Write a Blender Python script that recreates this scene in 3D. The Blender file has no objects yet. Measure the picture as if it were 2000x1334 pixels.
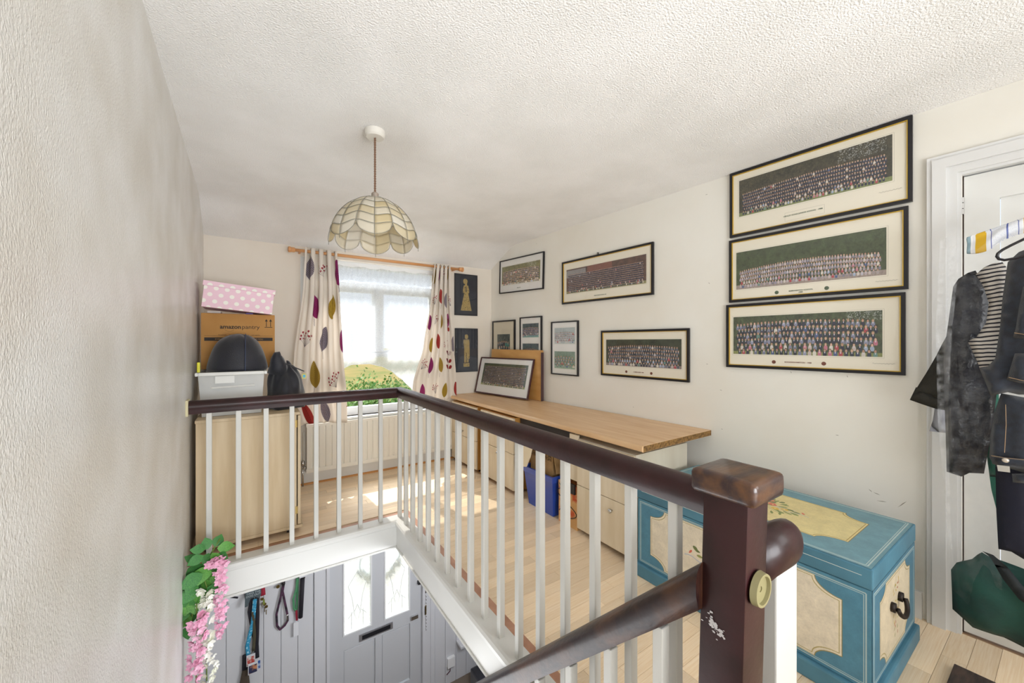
import bpy, bmesh, math, random
import numpy as np
from mathutils import Vector, Matrix, noise
from mathutils.geometry import delaunay_2d_cdt
random.seed(7); RNG = np.random.default_rng(7)
PI = math.pi
S = bpy.context.scene
COL = S.collection
EYE = 1.305           # camera height over the landing floor; heights below are written relative to it

# ------------------------------------------------------------------ camera
cam = bpy.data.cameras.new('camera'); cam.sensor_width = 36; cam.lens = 13.5; cam.clip_start = .02; cam.clip_end = 600
cam.shift_y = .001
co = bpy.data.objects.new('camera', cam); COL.objects.link(co)
co.location = (0, 0, EYE); co.rotation_euler = (PI/2, 0, -math.radians(34))
S.camera = co
# ------------------------------------------------------------------ world, sun, lights, exposure
S.view_settings.view_transform = 'Standard'; S.view_settings.look = 'None'
S.view_settings.gamma = 1; S.view_settings.use_curve_mapping = False
S.view_settings.exposure = 0.3
S.cycles.max_bounces = 10; S.cycles.diffuse_bounces = 6; S.cycles.transparent_max_bounces = 16
S.cycles.sample_clamp_indirect = 6
w = bpy.data.worlds.new('sky'); S.world = w; w.use_nodes = True
nt = w.node_tree; nt.nodes.clear()
wo = nt.nodes.new('ShaderNodeOutputWorld'); bg = nt.nodes.new('ShaderNodeBackground')
tc = nt.nodes.new('ShaderNodeTexCoord'); sp = nt.nodes.new('ShaderNodeSeparateXYZ'); rp = nt.nodes.new('ShaderNodeValToRGB')
nt.links.new(tc.outputs['Generated'], sp.inputs[0]); nt.links.new(sp.outputs['Z'], rp.inputs[0])
rp.color_ramp.elements[0].position = .0; rp.color_ramp.elements[0].color = (.88, .93, 1, 1)
rp.color_ramp.elements[1].position = .6; rp.color_ramp.elements[1].color = (.62, .78, 1, 1)
nt.links.new(rp.outputs[0], bg.inputs[0]); nt.links.new(bg.outputs[0], wo.inputs[0])
bg.inputs[1].default_value = .95

def light(name, kind, loc, target, energy, color=(1, 1, 1), size=1, size_y=None, angle=None):
    l = bpy.data.lights.new(name, kind); l.energy = energy; l.color = color
    if kind == 'AREA':
        l.shape = 'RECTANGLE'; l.size = size; l.size_y = size_y or size
    if angle is not None: l.angle = angle
    o = bpy.data.objects.new(name, l); COL.objects.link(o)
    o.location = (loc[0], loc[1], loc[2]+EYE)
    d = Vector(target)-Vector(loc); o.rotation_euler = d.to_track_quat('-Z', 'Y').to_euler()
    return o
light('sun', 'SUN', (0, 8, 8), (.12, 7, 8-1.19), 5.0, (1, .95, .87), angle=math.radians(.6))
light('back_fill', 'AREA', (.9, -3.8, .1), (.3, 3, .4), 34, (.92, .96, 1), 2.2, 1.9)  # added fill behind the camera, not a lamp of the landing
light('side_fill', 'AREA', (2.45, -1.6, .3), (-.3, 2.2, .25), 14, (.92, .96, 1), 1.0, 1.2)  # added fill from the right to brighten the left wall
upfill = light('ceiling_fill', 'AREA', (.7, -1.4, -.3), (.8, 1.9, 1.09), 27, (.92, .96, 1), 1.6, .8); upfill.data.spread = math.radians(125)  # added fill aimed up to brighten the ceiling, no real flash
light('stairwell_fill', 'AREA', (.28, 1.45, -1.9), (.5, 1.8, 1.09), 11, (.96, .98, 1), .9, 1.6)  # added unseen fill shining up out of the stairwell
light('window_daylight', 'AREA', (1.05, 6.0, 2.75), (1.0, 2.6, -.6), 420, (.93, .97, 1), 2.0, 2.0)
light('hall_fill', 'AREA', (1.5, 2.2, -1.6), (.6, 4, -2.9), 30, (.93, .96, 1), .9, .6)  # added fill hidden under the landing to brighten the hall

# ------------------------------------------------------------------ helpers
def lin(h):
    h = h.lstrip('#'); c = [int(h[i:i+2], 16)/255 for i in (0, 2, 4)]
    return tuple(x/12.92 if x <= .04045 else ((x+.055)/1.055)**2.4 for x in c)+(1,)
def srgb(h):
    h = h.lstrip('#'); return np.array([int(h[i:i+2], 16)/255 for i in (0, 2, 4)], dtype=np.float32)

TH = math.radians(34); cT, sT = math.cos(TH), math.sin(TH)
def ray(u, v):
    r = (u-1000)/750; return (r*cT+sT, -r*sT+cT, -(v-669)/750)
def onX(u, v, X): d = ray(u, v); t = X/d[0]; return (X, d[1]*t, d[2]*t)
def onY(u, v, Y): d = ray(u, v); t = Y/d[1]; return (d[0]*t, Y, d[2]*t)
def wallX(y): return 2.57-.065*(y-1.3)
def leftX(y): return -.262-.018*y

MATS = {}
def mat(name, col, rough=.5, metal=0, col2=None, vs=4, stretch=(1, 1, 1), bump=0, bs=60, bst=None, coat=0, spec=.5, contrast=(.35, .65), rnd=0, sheen=0, dist=.004):
    if name in MATS: return MATS[name]
    m = bpy.data.materials.new(name); m.use_nodes = True; n = m.node_tree; b = n.nodes['Principled BSDF']; L = n.links
    c = lin(col) if isinstance(col, str) else col
    b.inputs['Base Color'].default_value = c; b.inputs['Roughness'].default_value = rough; b.inputs['Metallic'].default_value = metal
    b.inputs['Specular IOR Level'].default_value = spec
    if coat: b.inputs['Coat Weight'].default_value = coat; b.inputs['Coat Roughness'].default_value = .12
    if sheen: b.inputs['Sheen Weight'].default_value = sheen
    t = n.nodes.new('ShaderNodeTexCoord'); mp = n.nodes.new('ShaderNodeMapping'); L.new(t.outputs['Object'], mp.inputs[0])
    mp.inputs['Scale'].default_value = stretch
    last = None
    if col2:
        nz = n.nodes.new('ShaderNodeTexNoise'); nz.inputs['Scale'].default_value = vs; nz.inputs['Detail'].default_value = 5
        L.new(mp.outputs[0], nz.inputs[0])
        if rnd:
            oi = n.nodes.new('ShaderNodeObjectInfo'); ml = n.nodes.new('ShaderNodeVectorMath'); ml.operation = 'SCALE'; ml.inputs[3].default_value = 37
            cx = n.nodes.new('ShaderNodeCombineXYZ')
            for i in range(3): L.new(oi.outputs['Random'], cx.inputs[i])
            L.new(cx.outputs[0], ml.inputs[0]); L.new(ml.outputs[0], mp.inputs['Location'])
        r = n.nodes.new('ShaderNodeValToRGB'); e = r.color_ramp.elements
        e[0].position, e[1].position = contrast; e[0].color = c; e[1].color = lin(col2) if isinstance(col2, str) else col2
        L.new(nz.outputs[0], r.inputs[0]); last = r.outputs[0]
        if rnd:
            hs = n.nodes.new('ShaderNodeHueSaturation'); mr = n.nodes.new('ShaderNodeMapRange')
            mr.inputs['To Min'].default_value = 1-rnd; mr.inputs['To Max'].default_value = 1+rnd*.5
            L.new(oi.outputs['Random'], mr.inputs[0]); L.new(mr.outputs[0], hs.inputs['Value']); L.new(last, hs.inputs['Color']); last = hs.outputs[0]
        L.new(last, b.inputs['Base Color'])
    if bump:
        nb = n.nodes.new('ShaderNodeTexNoise'); nb.inputs['Scale'].default_value = bs; nb.inputs['Detail'].default_value = 4
        mp2 = n.nodes.new('ShaderNodeMapping'); L.new(t.outputs['Object'], mp2.inputs[0]); mp2.inputs['Scale'].default_value = bst or stretch
        bp = n.nodes.new('ShaderNodeBump'); bp.inputs['Strength'].default_value = bump; bp.inputs['Distance'].default_value = dist
        L.new(mp2.outputs[0], nb.inputs[0]); L.new(nb.outputs[0], bp.inputs['Height']); L.new(bp.outputs[0], b.inputs['Normal'])
    MATS[name] = m; return m
def imgmat(name, arr, rough=.5, coat=0, bump=0, spec=.5):
    """material from an array drawn in this script; arr is (h,w,3) sRGB, row 0 at the top"""
    h, w_ = arr.shape[:2]
    im = bpy.data.images.new(name, w_, h); px = np.ones((h, w_, 4), np.float32); px[..., :3] = np.clip(arr[::-1], 0, 1)
    im.pixels.foreach_set(px.ravel()); im.update(); im.pack()
    m = bpy.data.materials.new(name); m.use_nodes = True; n = m.node_tree; b = n.nodes['Principled BSDF']
    t = n.nodes.new('ShaderNodeTexImage'); t.image = im; t.extension = 'EXTEND'; uv = n.nodes.new('ShaderNodeUVMap'); uv.uv_map = 'UVMap'
    n.links.new(uv.outputs[0], t.inputs[0]); n.links.new(t.outputs[0], b.inputs['Base Color'])
    b.inputs['Roughness'].default_value = rough; b.inputs['Specular IOR Level'].default_value = spec
    if coat: b.inputs['Coat Weight'].default_value = coat; b.inputs['Coat Roughness'].default_value = .1
    if bump:
        nz = n.nodes.new('ShaderNodeTexNoise'); nz.inputs['Scale'].default_value = 60; tcn = n.nodes.new('ShaderNodeTexCoord')
        bp = n.nodes.new('ShaderNodeBump'); bp.inputs['Strength'].default_value = bump; bp.inputs['Distance'].default_value = .003
        n.links.new(tcn.outputs['Object'], nz.inputs[0]); n.links.new(nz.outputs[0], bp.inputs['Height']); n.links.new(bp.outputs[0], b.inputs['Normal'])
    return m
def seemat(name, col, opacity, rough=.1, translucent=False, nscale=0, spec=.5, namp=.2, gloss=True):
    """clear film, glass or thin net: part lets light straight through, part has a surface"""
    m = bpy.data.materials.new(name); m.use_nodes = True; n = m.node_tree; n.nodes.clear(); L = n.links
    out = n.nodes.new('ShaderNodeOutputMaterial'); mx = n.nodes.new('ShaderNodeMixShader'); tr = n.nodes.new('ShaderNodeBsdfTransparent')
    mx.inputs[0].default_value = opacity
    if translucent:
        a = n.nodes.new('ShaderNodeBsdfTranslucent'); d = n.nodes.new('ShaderNodeBsdfDiffuse'); a.inputs[0].default_value = lin(col); d.inputs[0].default_value = lin(col)
        s_ = n.nodes.new('ShaderNodeMixShader'); s_.inputs[0].default_value = .45; L.new(a.outputs[0], s_.inputs[1]); L.new(d.outputs[0], s_.inputs[2])
    else:
        s_ = n.nodes.new('ShaderNodeBsdfPrincipled'); s_.inputs['Base Color'].default_value = lin(col); s_.inputs['Roughness'].default_value = rough
        s_.inputs['Specular IOR Level'].default_value = spec
    L.new(tr.outputs[0], mx.inputs[1]); L.new(s_.outputs[0], mx.inputs[2])
    if nscale:
        nz = n.nodes.new('ShaderNodeTexNoise'); nz.inputs['Scale'].default_value = nscale; nz.inputs['Detail'].default_value = 3
        t = n.nodes.new('ShaderNodeTexCoord'); mr = n.nodes.new('ShaderNodeMapRange'); L.new(t.outputs['Object'], nz.inputs[0]); L.new(nz.outputs[0], mr.inputs[0])
        mr.inputs['From Min'].default_value = .35; mr.inputs['From Max'].default_value = .65
        mr.inputs['To Min'].default_value = max(0, opacity-namp); mr.inputs['To Max'].default_value = min(1, opacity+namp); L.new(mr.outputs[0], mx.inputs[0])
    last = mx
    if gloss:
        lw = n.nodes.new('ShaderNodeFresnel'); lw.inputs[0].default_value = 1.45; g = n.nodes.new('ShaderNodeBsdfGlossy'); g.inputs['Roughness'].default_value = rough
        m2 = n.nodes.new('ShaderNodeMixShader'); ge = n.nodes.new('ShaderNodeNewGeometry'); mu = n.nodes.new('ShaderNodeMath'); mu.operation = 'MULTIPLY_ADD'; mu.inputs[1].default_value = -1; mu.inputs[2].default_value = 1; L.new(ge.outputs['Backfacing'], mu.inputs[0]); mm = n.nodes.new('ShaderNodeMath'); mm.operation = 'MULTIPLY'; mm.use_clamp = True; L.new(lw.outputs[0], mm.inputs[0]); L.new(mu.outputs[0], mm.inputs[1]); L.new(mm.outputs[0], m2.inputs[0]); L.new(mx.outputs[0], m2.inputs[1]); L.new(g.outputs[0], m2.inputs[2]); last = m2
    L.new(last.outputs[0], out.inputs[0])
    return m

def box(bm, x0, x1, y0, y1, z0, z1):
    if x0 > x1: x0, x1 = x1, x0
    if y0 > y1: y0, y1 = y1, y0
    if z0 > z1: z0, z1 = z1, z0
    v = [bm.verts.new(p) for p in ((x0, y0, z0), (x1, y0, z0), (x1, y1, z0), (x0, y1, z0), (x0, y0, z1), (x1, y0, z1), (x1, y1, z1), (x0, y1, z1))]
    return [bm.faces.new([v[i] for i in f]) for f in ((3, 2, 1, 0), (4, 5, 6, 7), (0, 1, 5, 4), (1, 2, 6, 5), (2, 3, 7, 6), (3, 0, 4, 7))]
def BX(*a, bev=0, seg=2):
    bm = bmesh.new(); box(bm, *a)
    if bev: bmesh.ops.bevel(bm, geom=list(bm.edges), offset=bev, segments=seg, profile=.6, affect='EDGES')
    return bm
def prism(bm, pts, axis, a0, a1):
    """extrude a 2D outline along axis: x -> pts are (y,z); y -> (x,z); z -> (x,y)"""
    def P(p, a): return {'x': (a, p[0], p[1]), 'y': (p[0], a, p[1]), 'z': (p[0], p[1], a)}[axis]
    A = [bm.verts.new(P(p, a0)) for p in pts]; B = [bm.verts.new(P(p, a1)) for p in pts]; n = len(pts)
    bm.faces.new(A); bm.faces.new(B[::-1])
    for i in range(n): bm.faces.new((A[i], B[i], B[(i+1) % n], A[(i+1) % n]))
    bmesh.ops.recalc_face_normals(bm, faces=bm.faces); return bm
def sweep(bm, path, prof, up=None, closed=False):
    """carry a 2D profile (side, up) along a path, mitred in plan"""
    P = [Vector(p) for p in path]; rings = []
    for i, p in enumerate(P):
        a = (p-P[i-1]) if i > 0 else None; b = (P[i+1]-p) if i < len(P)-1 else None
        def side(d): s_ = Vector((d.y, -d.x, 0)); return s_.normalized()
        if a is None: n_ = side(b); k = 1
        elif b is None: n_ = side(a); k = 1
        else:
            n_ = (side(a)+side(b)).normalized(); k = 1/max(.3, n_.dot(side(a)))
        rings.append([bm.verts.new(p+n_*q[0]*k+Vector((0, 0, q[1]))) for q in prof])
    n = len(prof)
    for r0, r1 in zip(rings, rings[1:]):
        for j in range(n): bm.faces.new((r0[j], r0[(j+1) % n], r1[(j+1) % n], r1[j]))
    bm.faces.new(rings[0][::-1]); bm.faces.new(rings[-1]); bmesh.ops.recalc_face_normals(bm, faces=bm.faces); return bm
def tube(bm, pts, r, seg=8, flat=1.0, caps=True):
    pts = [Vector(p) for p in pts]; rings = []; prev = None
    for i, p in enumerate(pts):
        d = (pts[min(i+1, len(pts)-1)]-pts[max(i-1, 0)]); d = d.normalized() if d.length > 1e-9 else Vector((0, 0, 1))
        if prev is None:
            a = Vector((0, 0, 1)) if abs(d.z) < .7 else Vector((0, 1, 0)); s_ = d.cross(a).normalized()
        else:
            s_ = (prev-d*prev.dot(d)); s_ = s_.normalized() if s_.length > 1e-6 else d.cross(Vector((1, 0, 0))).normalized()
        prev = s_; t = d.cross(s_); rr = r(i/(len(pts)-1)) if callable(r) else r
        rings.append([bm.verts.new(p+s_*math.cos(2*PI*k/seg)*rr+t*math.sin(2*PI*k/seg)*rr*flat) for k in range(seg)])
    for r0, r1 in zip(rings, rings[1:]):
        for k in range(seg): bm.faces.new((r0[k], r0[(k+1) % seg], r1[(k+1) % seg], r1[k]))
    if caps: bm.faces.new(rings[0][::-1]); bm.faces.new(rings[-1])
    bmesh.ops.recalc_face_normals(bm, faces=bm.faces); return bm
def lathe(bm, prof, c, seg=24, axis='z'):
    rings = []
    for (r, h) in prof:
        ring = []
        for k in range(seg):
            a = 2*PI*k/seg; x, y = math.cos(a)*r, math.sin(a)*r
            q = {'z': (x, y, h), 'y': (x, h, y), 'x': (h, x, y)}[axis]
            ring.append(bm.verts.new((c[0]+q[0], c[1]+q[1], c[2]+q[2])))
        rings.append(ring)
    for r0, r1 in zip(rings, rings[1:]):
        for k in range(seg): bm.faces.new((r0[k], r0[(k+1) % seg], r1[(k+1) % seg], r1[k]))
    if prof[0][0] > 1e-4: bm.faces.new(rings[0][::-1])
    if prof[-1][0] > 1e-4: bm.faces.new(rings[-1])
    bmesh.ops.remove_doubles(bm, verts=bm.verts, dist=1e-6); bmesh.ops.recalc_face_normals(bm, faces=bm.faces); return bm

ORG = {}
def root_of(o):
    while o.parent: o = o.parent
    return o
def thing(name, label, cat, loc, group=None, rot=None):
    o = bpy.data.objects.new(name, None); COL.objects.link(o); o.empty_display_size = .05
    o.location = (loc[0], loc[1], loc[2]+EYE); ORG[o] = Vector(loc)
    if rot: o.rotation_euler = rot
    tag(o, label, cat, group); return o
def tag(o, label=None, cat=None, group=None, kind=None):
    if label: o['label'] = label
    if cat: o['category'] = cat
    if group: o['group'] = group
    if kind: o['kind'] = kind
    return o
def obj(name, bm, m, parent=None, label=None, smooth=False, local=False, kind=None, mods=None):
    me = bpy.data.meshes.new(name)
    if isinstance(bm, bpy.types.Mesh): me = bm
    else:
        if parent is not None: org = Vector((0, 0, 0)) if local else ORG[root_of(parent)]
        else:
            xs = [v.co for v in bm.verts]; org = Vector(((min(v.x for v in xs)+max(v.x for v in xs))/2, (min(v.y for v in xs)+max(v.y for v in xs))/2, min(v.z for v in xs)))
        for v in bm.verts: v.co -= org
        bm.to_mesh(me); bm.free()
    o = bpy.data.objects.new(name, me); COL.objects.link(o)
    if not me.materials: me.materials.append(m)
    if parent is not None: o.parent = parent
    else: o.location = (org.x, org.y, org.z+EYE); ORG[o] = org
    if smooth:
        for p in me.polygons: p.use_smooth = True
    if label: o['label'] = label
    if kind: o['kind'] = kind
    return o
def struct(name, bm, m, smooth=False): return obj(name, bm, m, smooth=smooth, kind='structure')
def inst(name, me, parent, loc, rot=(0, 0, 0), scale=(1, 1, 1)):
    """place a shared mesh as a part; loc in scene coordinates relative to the eye height"""
    o = bpy.data.objects.new(name, me); COL.objects.link(o); o.parent = parent
    o.location = Vector(loc)-ORG[root_of(parent)]; o.rotation_euler = rot; o.scale = scale; return o
def mesh_of(bm, m, smooth=False, name='piece'):
    me = bpy.data.meshes.new(name); bm.to_mesh(me); bm.free(); me.materials.append(m)
    if smooth:
        for p in me.polygons: p.use_smooth = True
    return me
def autosmooth(o, ang=40):
    me = o.data
    for p in me.polygons: p.use_smooth = True
    bm = bmesh.new(); bm.from_mesh(me)
    for e in bm.edges:
        if len(e.link_faces) == 2 and e.calc_face_angle(0) > math.radians(ang): e.smooth = False
    bm.to_mesh(me); bm.free(); return o
def plane_uv(bm, a, b, c, d):
    """quad a(bottom left) b(bottom right) c(top right) d(top left), UV 0..1"""
    uv = bm.loops.layers.uv.get('UVMap') or bm.loops.layers.uv.new('UVMap')
    f = bm.faces.new([bm.verts.new(p) for p in (a, b, c, d)])
    for l, t in zip(f.loops, ((0, 0), (1, 0), (1, 1), (0, 1))): l[uv].uv = t
    return f
def text(name, s, size, m, parent, M, font=None, align='CENTER', bold=0, ext=.0004):
    cu = bpy.data.curves.new(name, 'FONT'); cu.body = s; cu.size = size; cu.align_x = align; cu.extrude = ext; cu.offset = bold; cu.resolution_u = 3
    t = bpy.data.objects.new(name, cu); COL.objects.link(t)
    dg = bpy.context.evaluated_depsgraph_get(); me = bpy.data.meshes.new_from_object(t.evaluated_get(dg))
    bpy.data.objects.remove(t); me.transform(M); me.materials.clear(); me.materials.append(m)
    o = bpy.data.objects.new(name, me); COL.objects.link(o); o.parent = parent; return o

# ------------------------------------------------------------------ materials
WHITE = mat('white_gloss_paint', '#d9d9d6', .32, bump=.15, bs=30, spec=.5)
BALW = mat('white_baluster_paint', '#cfcec9', .4, bump=.1, bs=30)
CEIL = mat('ceiling_paint', '#f6f5f4', .85, bump=.9, bs=150, col2='#eeedeb', vs=3, dist=.008)
LEFTP = mat('stippled_gloss_wallpaper', '#e8e7e4', .27, bump=1.0, bs=210, bst=(1, 1, .7), col2='#d9d5cd', vs=3, spec=.8, dist=.005)
WALLP = mat('cream_wall_paint', '#e9e7e0', .75, col2='#e4e0d6', vs=1.6, bump=.12, bs=25)
FRONTP = mat('window_wall_paint', '#e6dfd4', .75, col2='#e0d7ca', vs=2, bump=.12, bs=25)
HALLP = mat('hall_board_paint', '#d6d8dd', .45, bump=.05, bs=20)
DARKW = mat('dark_stained_wood', '#27100f', .36, col2='#36191b', vs=6, stretch=(1.5, 1.5, 1.5), bump=.12, bs=40, coat=.12, spec=.35)
WORNW = mat('worn_dark_wood', '#231012', .36, col2='#5c3a24', vs=5, stretch=(6, 1.1, 1.1), bump=.2, bs=40, coat=.2, spec=.4, contrast=(.45, .72))
LAM = mat('laminate_strip', '#f3dfc3', .42, col2='#e6c9a2', vs=3.2, stretch=(.9, 5, 1), rnd=.16, contrast=(.3, .75), spec=.4)
BLACK = mat('black_paint', '#17151a', .35)
GOLD = mat('gold_slip', '#c9a63c', .35, metal=.5)
CHROME = mat('chrome', '#c8c8c8', .15, metal=1)
BRASS = mat('brass', '#a8905a', .35, metal=1)
def shade(bm): bmesh.ops.recalc_face_normals(bm, faces=bm.faces); return bm

# ------------------------------------------------------------------ room shell
FL = -1.305; CE = 1.09; LOW = -3.85; YW = 4.0; BY = -4.0
bm = bmesh.new()   # landing slab around the stairwell
box(bm, .955, 2.75, BY, YW, FL-.17, FL-.004); box(bm, -.36, .955, 2.885, YW, FL-.17, FL-.004); box(bm, -.34, .955, BY, .39, FL-.17, FL-.004)
floor = struct('floor', bm, mat('floor_base', '#a98560', .6))
me = mesh_of(BX(0, 1, 0, 1, -.004, 0), LAM, name='plank')
y = -.168; k = 0; SW = .071
while y < YW-.001:
    x = (-.345 if y > 2.93 else 1.0)-random.uniform(0, .4)
    x0 = (-.345 if y > 2.93 else 1.0); xe = wallX(y)
    while x < xe:
        L_ = .47; a, b = max(x, x0), min(x+L_, xe)
        if b-a > .02: inst('plank', me, floor, (a+.0006, y, FL), scale=(b-a-.0012, min(SW, YW-y)-.0012, 1)); k += 1
        x += L_
    y += SW
inst('plank', me, floor, (-.27, BY, FL), scale=(1.2, 4.38, 1)); inst('plank', me, floor, (.957, BY, FL), scale=(1.6, 3.83, 1))

# walls; the window wall and the front wall of the hall below it are one wall
bm = bmesh.new()
WX0, WX1, WZ0, WZ1 = .36, 1.72, -.72, .80       # window opening
DX0, DX1, DZ1 = .49, 1.64, -1.62                # front door opening
box(bm, -.6, WX0, YW, YW+.24, FL, 1.25); box(bm, WX1, 2.7, YW, YW+.24, FL, 1.25)
box(bm, WX0, WX1, YW, YW+.24, FL, WZ0); box(bm, WX0, WX1, YW, YW+.24, WZ1, 1.25)
wf = struct('wall_front', bm, FRONTP)
bm = bmesh.new()
box(bm, -.6, DX0, YW, YW+.24, LOW, FL); box(bm, DX1, 2.7, YW, YW+.24, LOW, FL); box(bm, DX0, DX1, YW, YW+.24, DZ1, FL)
wh = struct('wall_hall_front', bm, HALLP)
def poly_wall(name, fx, thick, m, y0, y1, z0, z1, holes=()):
    bm = bmesh.new(); cuts = sorted({y0, y1, *[h for hh in holes for h in hh[:2]]})
    for a, b in zip(cuts, cuts[1:]):
        zs = [(z0, z1)]
        for h in holes:
            if a >= h[0]-1e-6 and b <= h[1]+1e-6: zs = [(z0, h[2]), (h[3], z1)]
        for q0, q1 in zs:
            if q1-q0 > .01: prism(bm, [(fx(a), a), (fx(b), b), (fx(b)+thick, b), (fx(a)+thick, a)], 'z', q0, q1)
    return struct(name, bm, m)
poly_wall('wall_left', leftX, -.15, LEFTP, BY, YW, LOW, 1.25)
wr_ = poly_wall('wall_right', wallX, .15, WALLP, BY, YW, FL-.17, 1.25, holes=[(-.50, .30, FL-.01, .76)])
SCUFF = mat('wall_scuff', '#8f8a80', .9)
for (u, v, L_, a) in ((1712, 964, 9, .3), (1722, 979, 12, -.1), (1700, 958, 6, .8), (1408, 762, 5, .4), (1381, 711, 5, .2), (1545, 727, 4, 1.2), (1380, 380, 5, .1), (1385, 553, 5, .9), (1237, 795, 4, .5), (1655, 735, 4, 1.3), (1762, 985, 16, -.9), (1048, 476, 4, 1.4), (1410, 838, 4, .2), (1635, 850, 5, .1)):
    d_ = ray(u, v); t_ = (2.57+.0845)/(d_[0]+.065*d_[1]); c_ = Vector(d_)*t_; c_.x -= .0008; bm = bmesh.new(); e1 = Vector((-.065*math.cos(a), math.cos(a), math.sin(a)))*L_*.0016; e2 = Vector((.065*math.sin(a), -math.sin(a), math.cos(a)))*.0016
    bm.faces.new([bm.verts.new(c_+q) for q in (-e1, -e1*.3+e2*1.2, e1*.4+e2*.4, e1, e1*.2-e2, -e1*.5-e2*.5)]); obj('scuff_mark', bm, SCUFF, wr_)
struct('wall_back', BX(-.6, 2.9, BY-.12, BY, LOW, 1.25), WALLP)
struct('wall_hall_right', BX(2.45, 2.6, -.4, YW, LOW, FL-.17), HALLP)
struct('wall_hall_back', BX(-.4, 2.6, -.5, -.4, LOW, FL-.17), HALLP)
struct('floor_hall', BX(-.6, 2.7, -.6, YW, LOW-.1, LOW), mat('hall_carpet', '#7b6f63', .9))
# ceiling that slopes down to the window wall
prof = [(BY, CE), (3.52, CE), (3.60, CE-.012), (3.68, CE-.045), (3.78, CE-.095), (3.9, CE-.155), (4.0, CE-.21), (4.1, CE-.26), (4.1, 1.3), (BY, 1.3)]
cl = struct('ceiling', prism(bmesh.new(), prof, 'x', -.6, 2.95), CEIL); autosmooth(cl, 30)

# baseboards, stairwell trim
bb = struct('baseboard_front', BX(-.33, 2.4, YW-.018, YW, FL, FL+.125, bev=.003), WHITE)
obj('floor_bead', prism(bmesh.new(), [(YW-.034, FL), (YW-.018, FL), (YW-.018, FL+.016), (YW-.026, FL+.013), (YW-.032, FL+.007)], 'x', -.33, 2.4), mat('oak_bead', '#c58a4a', .5), bb)
bm = bmesh.new(); prism(bm, [(wallX(.42), .42), (wallX(3.97), 3.97), (wallX(3.97)-.018, 3.97), (wallX(.42)-.018, .42)], 'z', FL, FL+.125)
struct('baseboard_right', bm, WHITE)
ZB = FL+.012
def strip_L(prof): return sweep(bmesh.new(), [(-.325, 2.80, 0), (.878, 2.80, 0), (.878, .39, 0)], prof)
t1 = struct('trim_1', strip_L([(.012, FL-.035), (-.002, FL-.035), (-.002, -1.487), (.006, -1.492), (.012, -1.487), (.012, -1.47), (.012, -1.47)][:6]), WHITE)
obj('nosing', strip_L([(.022, FL-.028), (.024, FL-.008), (.018, FL+.006), (.008, FL+.012), (-.077, FL+.012), (-.077, FL-.035), (.012, FL-.035)]), WHITE, t1)
obj('bead', strip_L([(.018, -1.478), (.022, -1.484), (.018, -1.492), (.0, -1.492), (.0, -1.478)]), WHITE, t1)
struct('trim_2', sweep(bmesh.new(), [(-.325, 2.80, 0), (.878, 2.80, 0), (.878, .39, 0)], [(-.079, FL+.004), (-.122, FL+.004), (-.122, FL), (-.079, FL)]), mat('edging_strip', '#c2937a', .4, col2='#a57760', vs=8, stretch=(1, 1, 1)))

# stairs down to the hall
st = thing('staircase', 'painted stair flight going steeply down from the landing along the left wall', 'staircase', (.28, .4, LOW))
TRD = mat('stair_carpet', '#8b8378', .9, bump=.3, bs=200)
for i in range(13):
    y0 = .39+i*.19; z = FL-.19*(i+1)
    obj('step', BX(leftX(2)+.03, .84, y0, y0+.215, max(z-.19, LOW), z, bev=.006), TRD, st)
bm = bmesh.new(); prism(bm, [(.39, -1.30), (.60, -1.36), (2.9, -3.64), (2.9, -3.85), (2.75, -3.85), (.39, -1.75)], 'x', .842, .872); obj('string', bm, WHITE, st)

# ------------------------------------------------------------------ balustrade
def rail_prof(w_, h_, top):
    pts = []
    for k in range(13):
        a = PI*k/12; pts.append((math.cos(a)*w_/2, top-h_*.45+math.sin(a)*h_*.45))
    pts += [(-w_/2*.93, top-h_*.7), (-w_/2*.62, top-h_), (w_/2*.62, top-h_), (w_/2*.93, top-h_*.7)]
    return pts
ba = thing('balustrade', 'white landing balustrade with dark stained handrail and square newel post', 'balustrade', (.905, 2.83, FL))
hr = obj('handrail', sweep(bmesh.new(), [(leftX(2.83)+.002, 2.835, 0), (.905, 2.835, 0), (.905, .47, 0)], rail_prof(.068, .076, -.331)), DARKW, ba, 'dark mahogany stained handrail with a mitred corner'); autosmooth(hr, 50)
bme = mesh_of(BX(-.0135, .0135, -.0135, .0135, 0, 1, bev=.002, seg=1), BALW, name='baluster')
zt, zb = -.402, ZB-.004
for i in range(17): inst('baluster', bme, ba, (.905, 2.835-.1405*i, zb), scale=(1, 1, zt-zb))
for i in range(8): inst('baluster', bme, ba, (.765-.1395*i, 2.835, zb), scale=(1, 1, zt-zb))
obj('wall_plate', BX(leftX(2.83), leftX(2.83)+.012, 2.79, 2.88, -.415, -.325, bev=.003), mat('aged_cream_paint', '#cfc6a0', .5), ba)
def lean(bm, top=-.3):
    for v in bm.verts:
        t = min(0, v.co.z-top); v.co.y -= t*.017; v.co.x += t*.022
    return bm
nw = obj('newel_post', lean(BX(.857, .952, .388, .484, -1.62, -.325, bev=.005)), DARKW, ba, 'square dark stained newel post with scuffed paint'); autosmooth(nw, 50)
cp = BX(.833, .976, .364, .506, -.340, -.285, bev=.019, seg=4)
cp = obj('newel_cap', cp, mat('worn_cap_wood', '#2d1513', .38, col2='#65401f', vs=9, stretch=(1, 3, 3), coat=.4, bump=.2, bs=50, contrast=(.4, .7)), nw); autosmooth(cp, 50)
bm = bmesh.new(); lathe(bm, [(.0, -.004), (.006, -.004), (.006, -.006), (.028, -.006), (.029, -.013), (.034, -.013), (.036, 0), (0, 0)], (.892, .386, -.523), 28, 'y')
d = obj('buffer_disc', bm, mat('khaki_plastic', '#8f8862', .4), nw, 'round khaki plastic door buffer disc'); autosmooth(d, 35)
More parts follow.
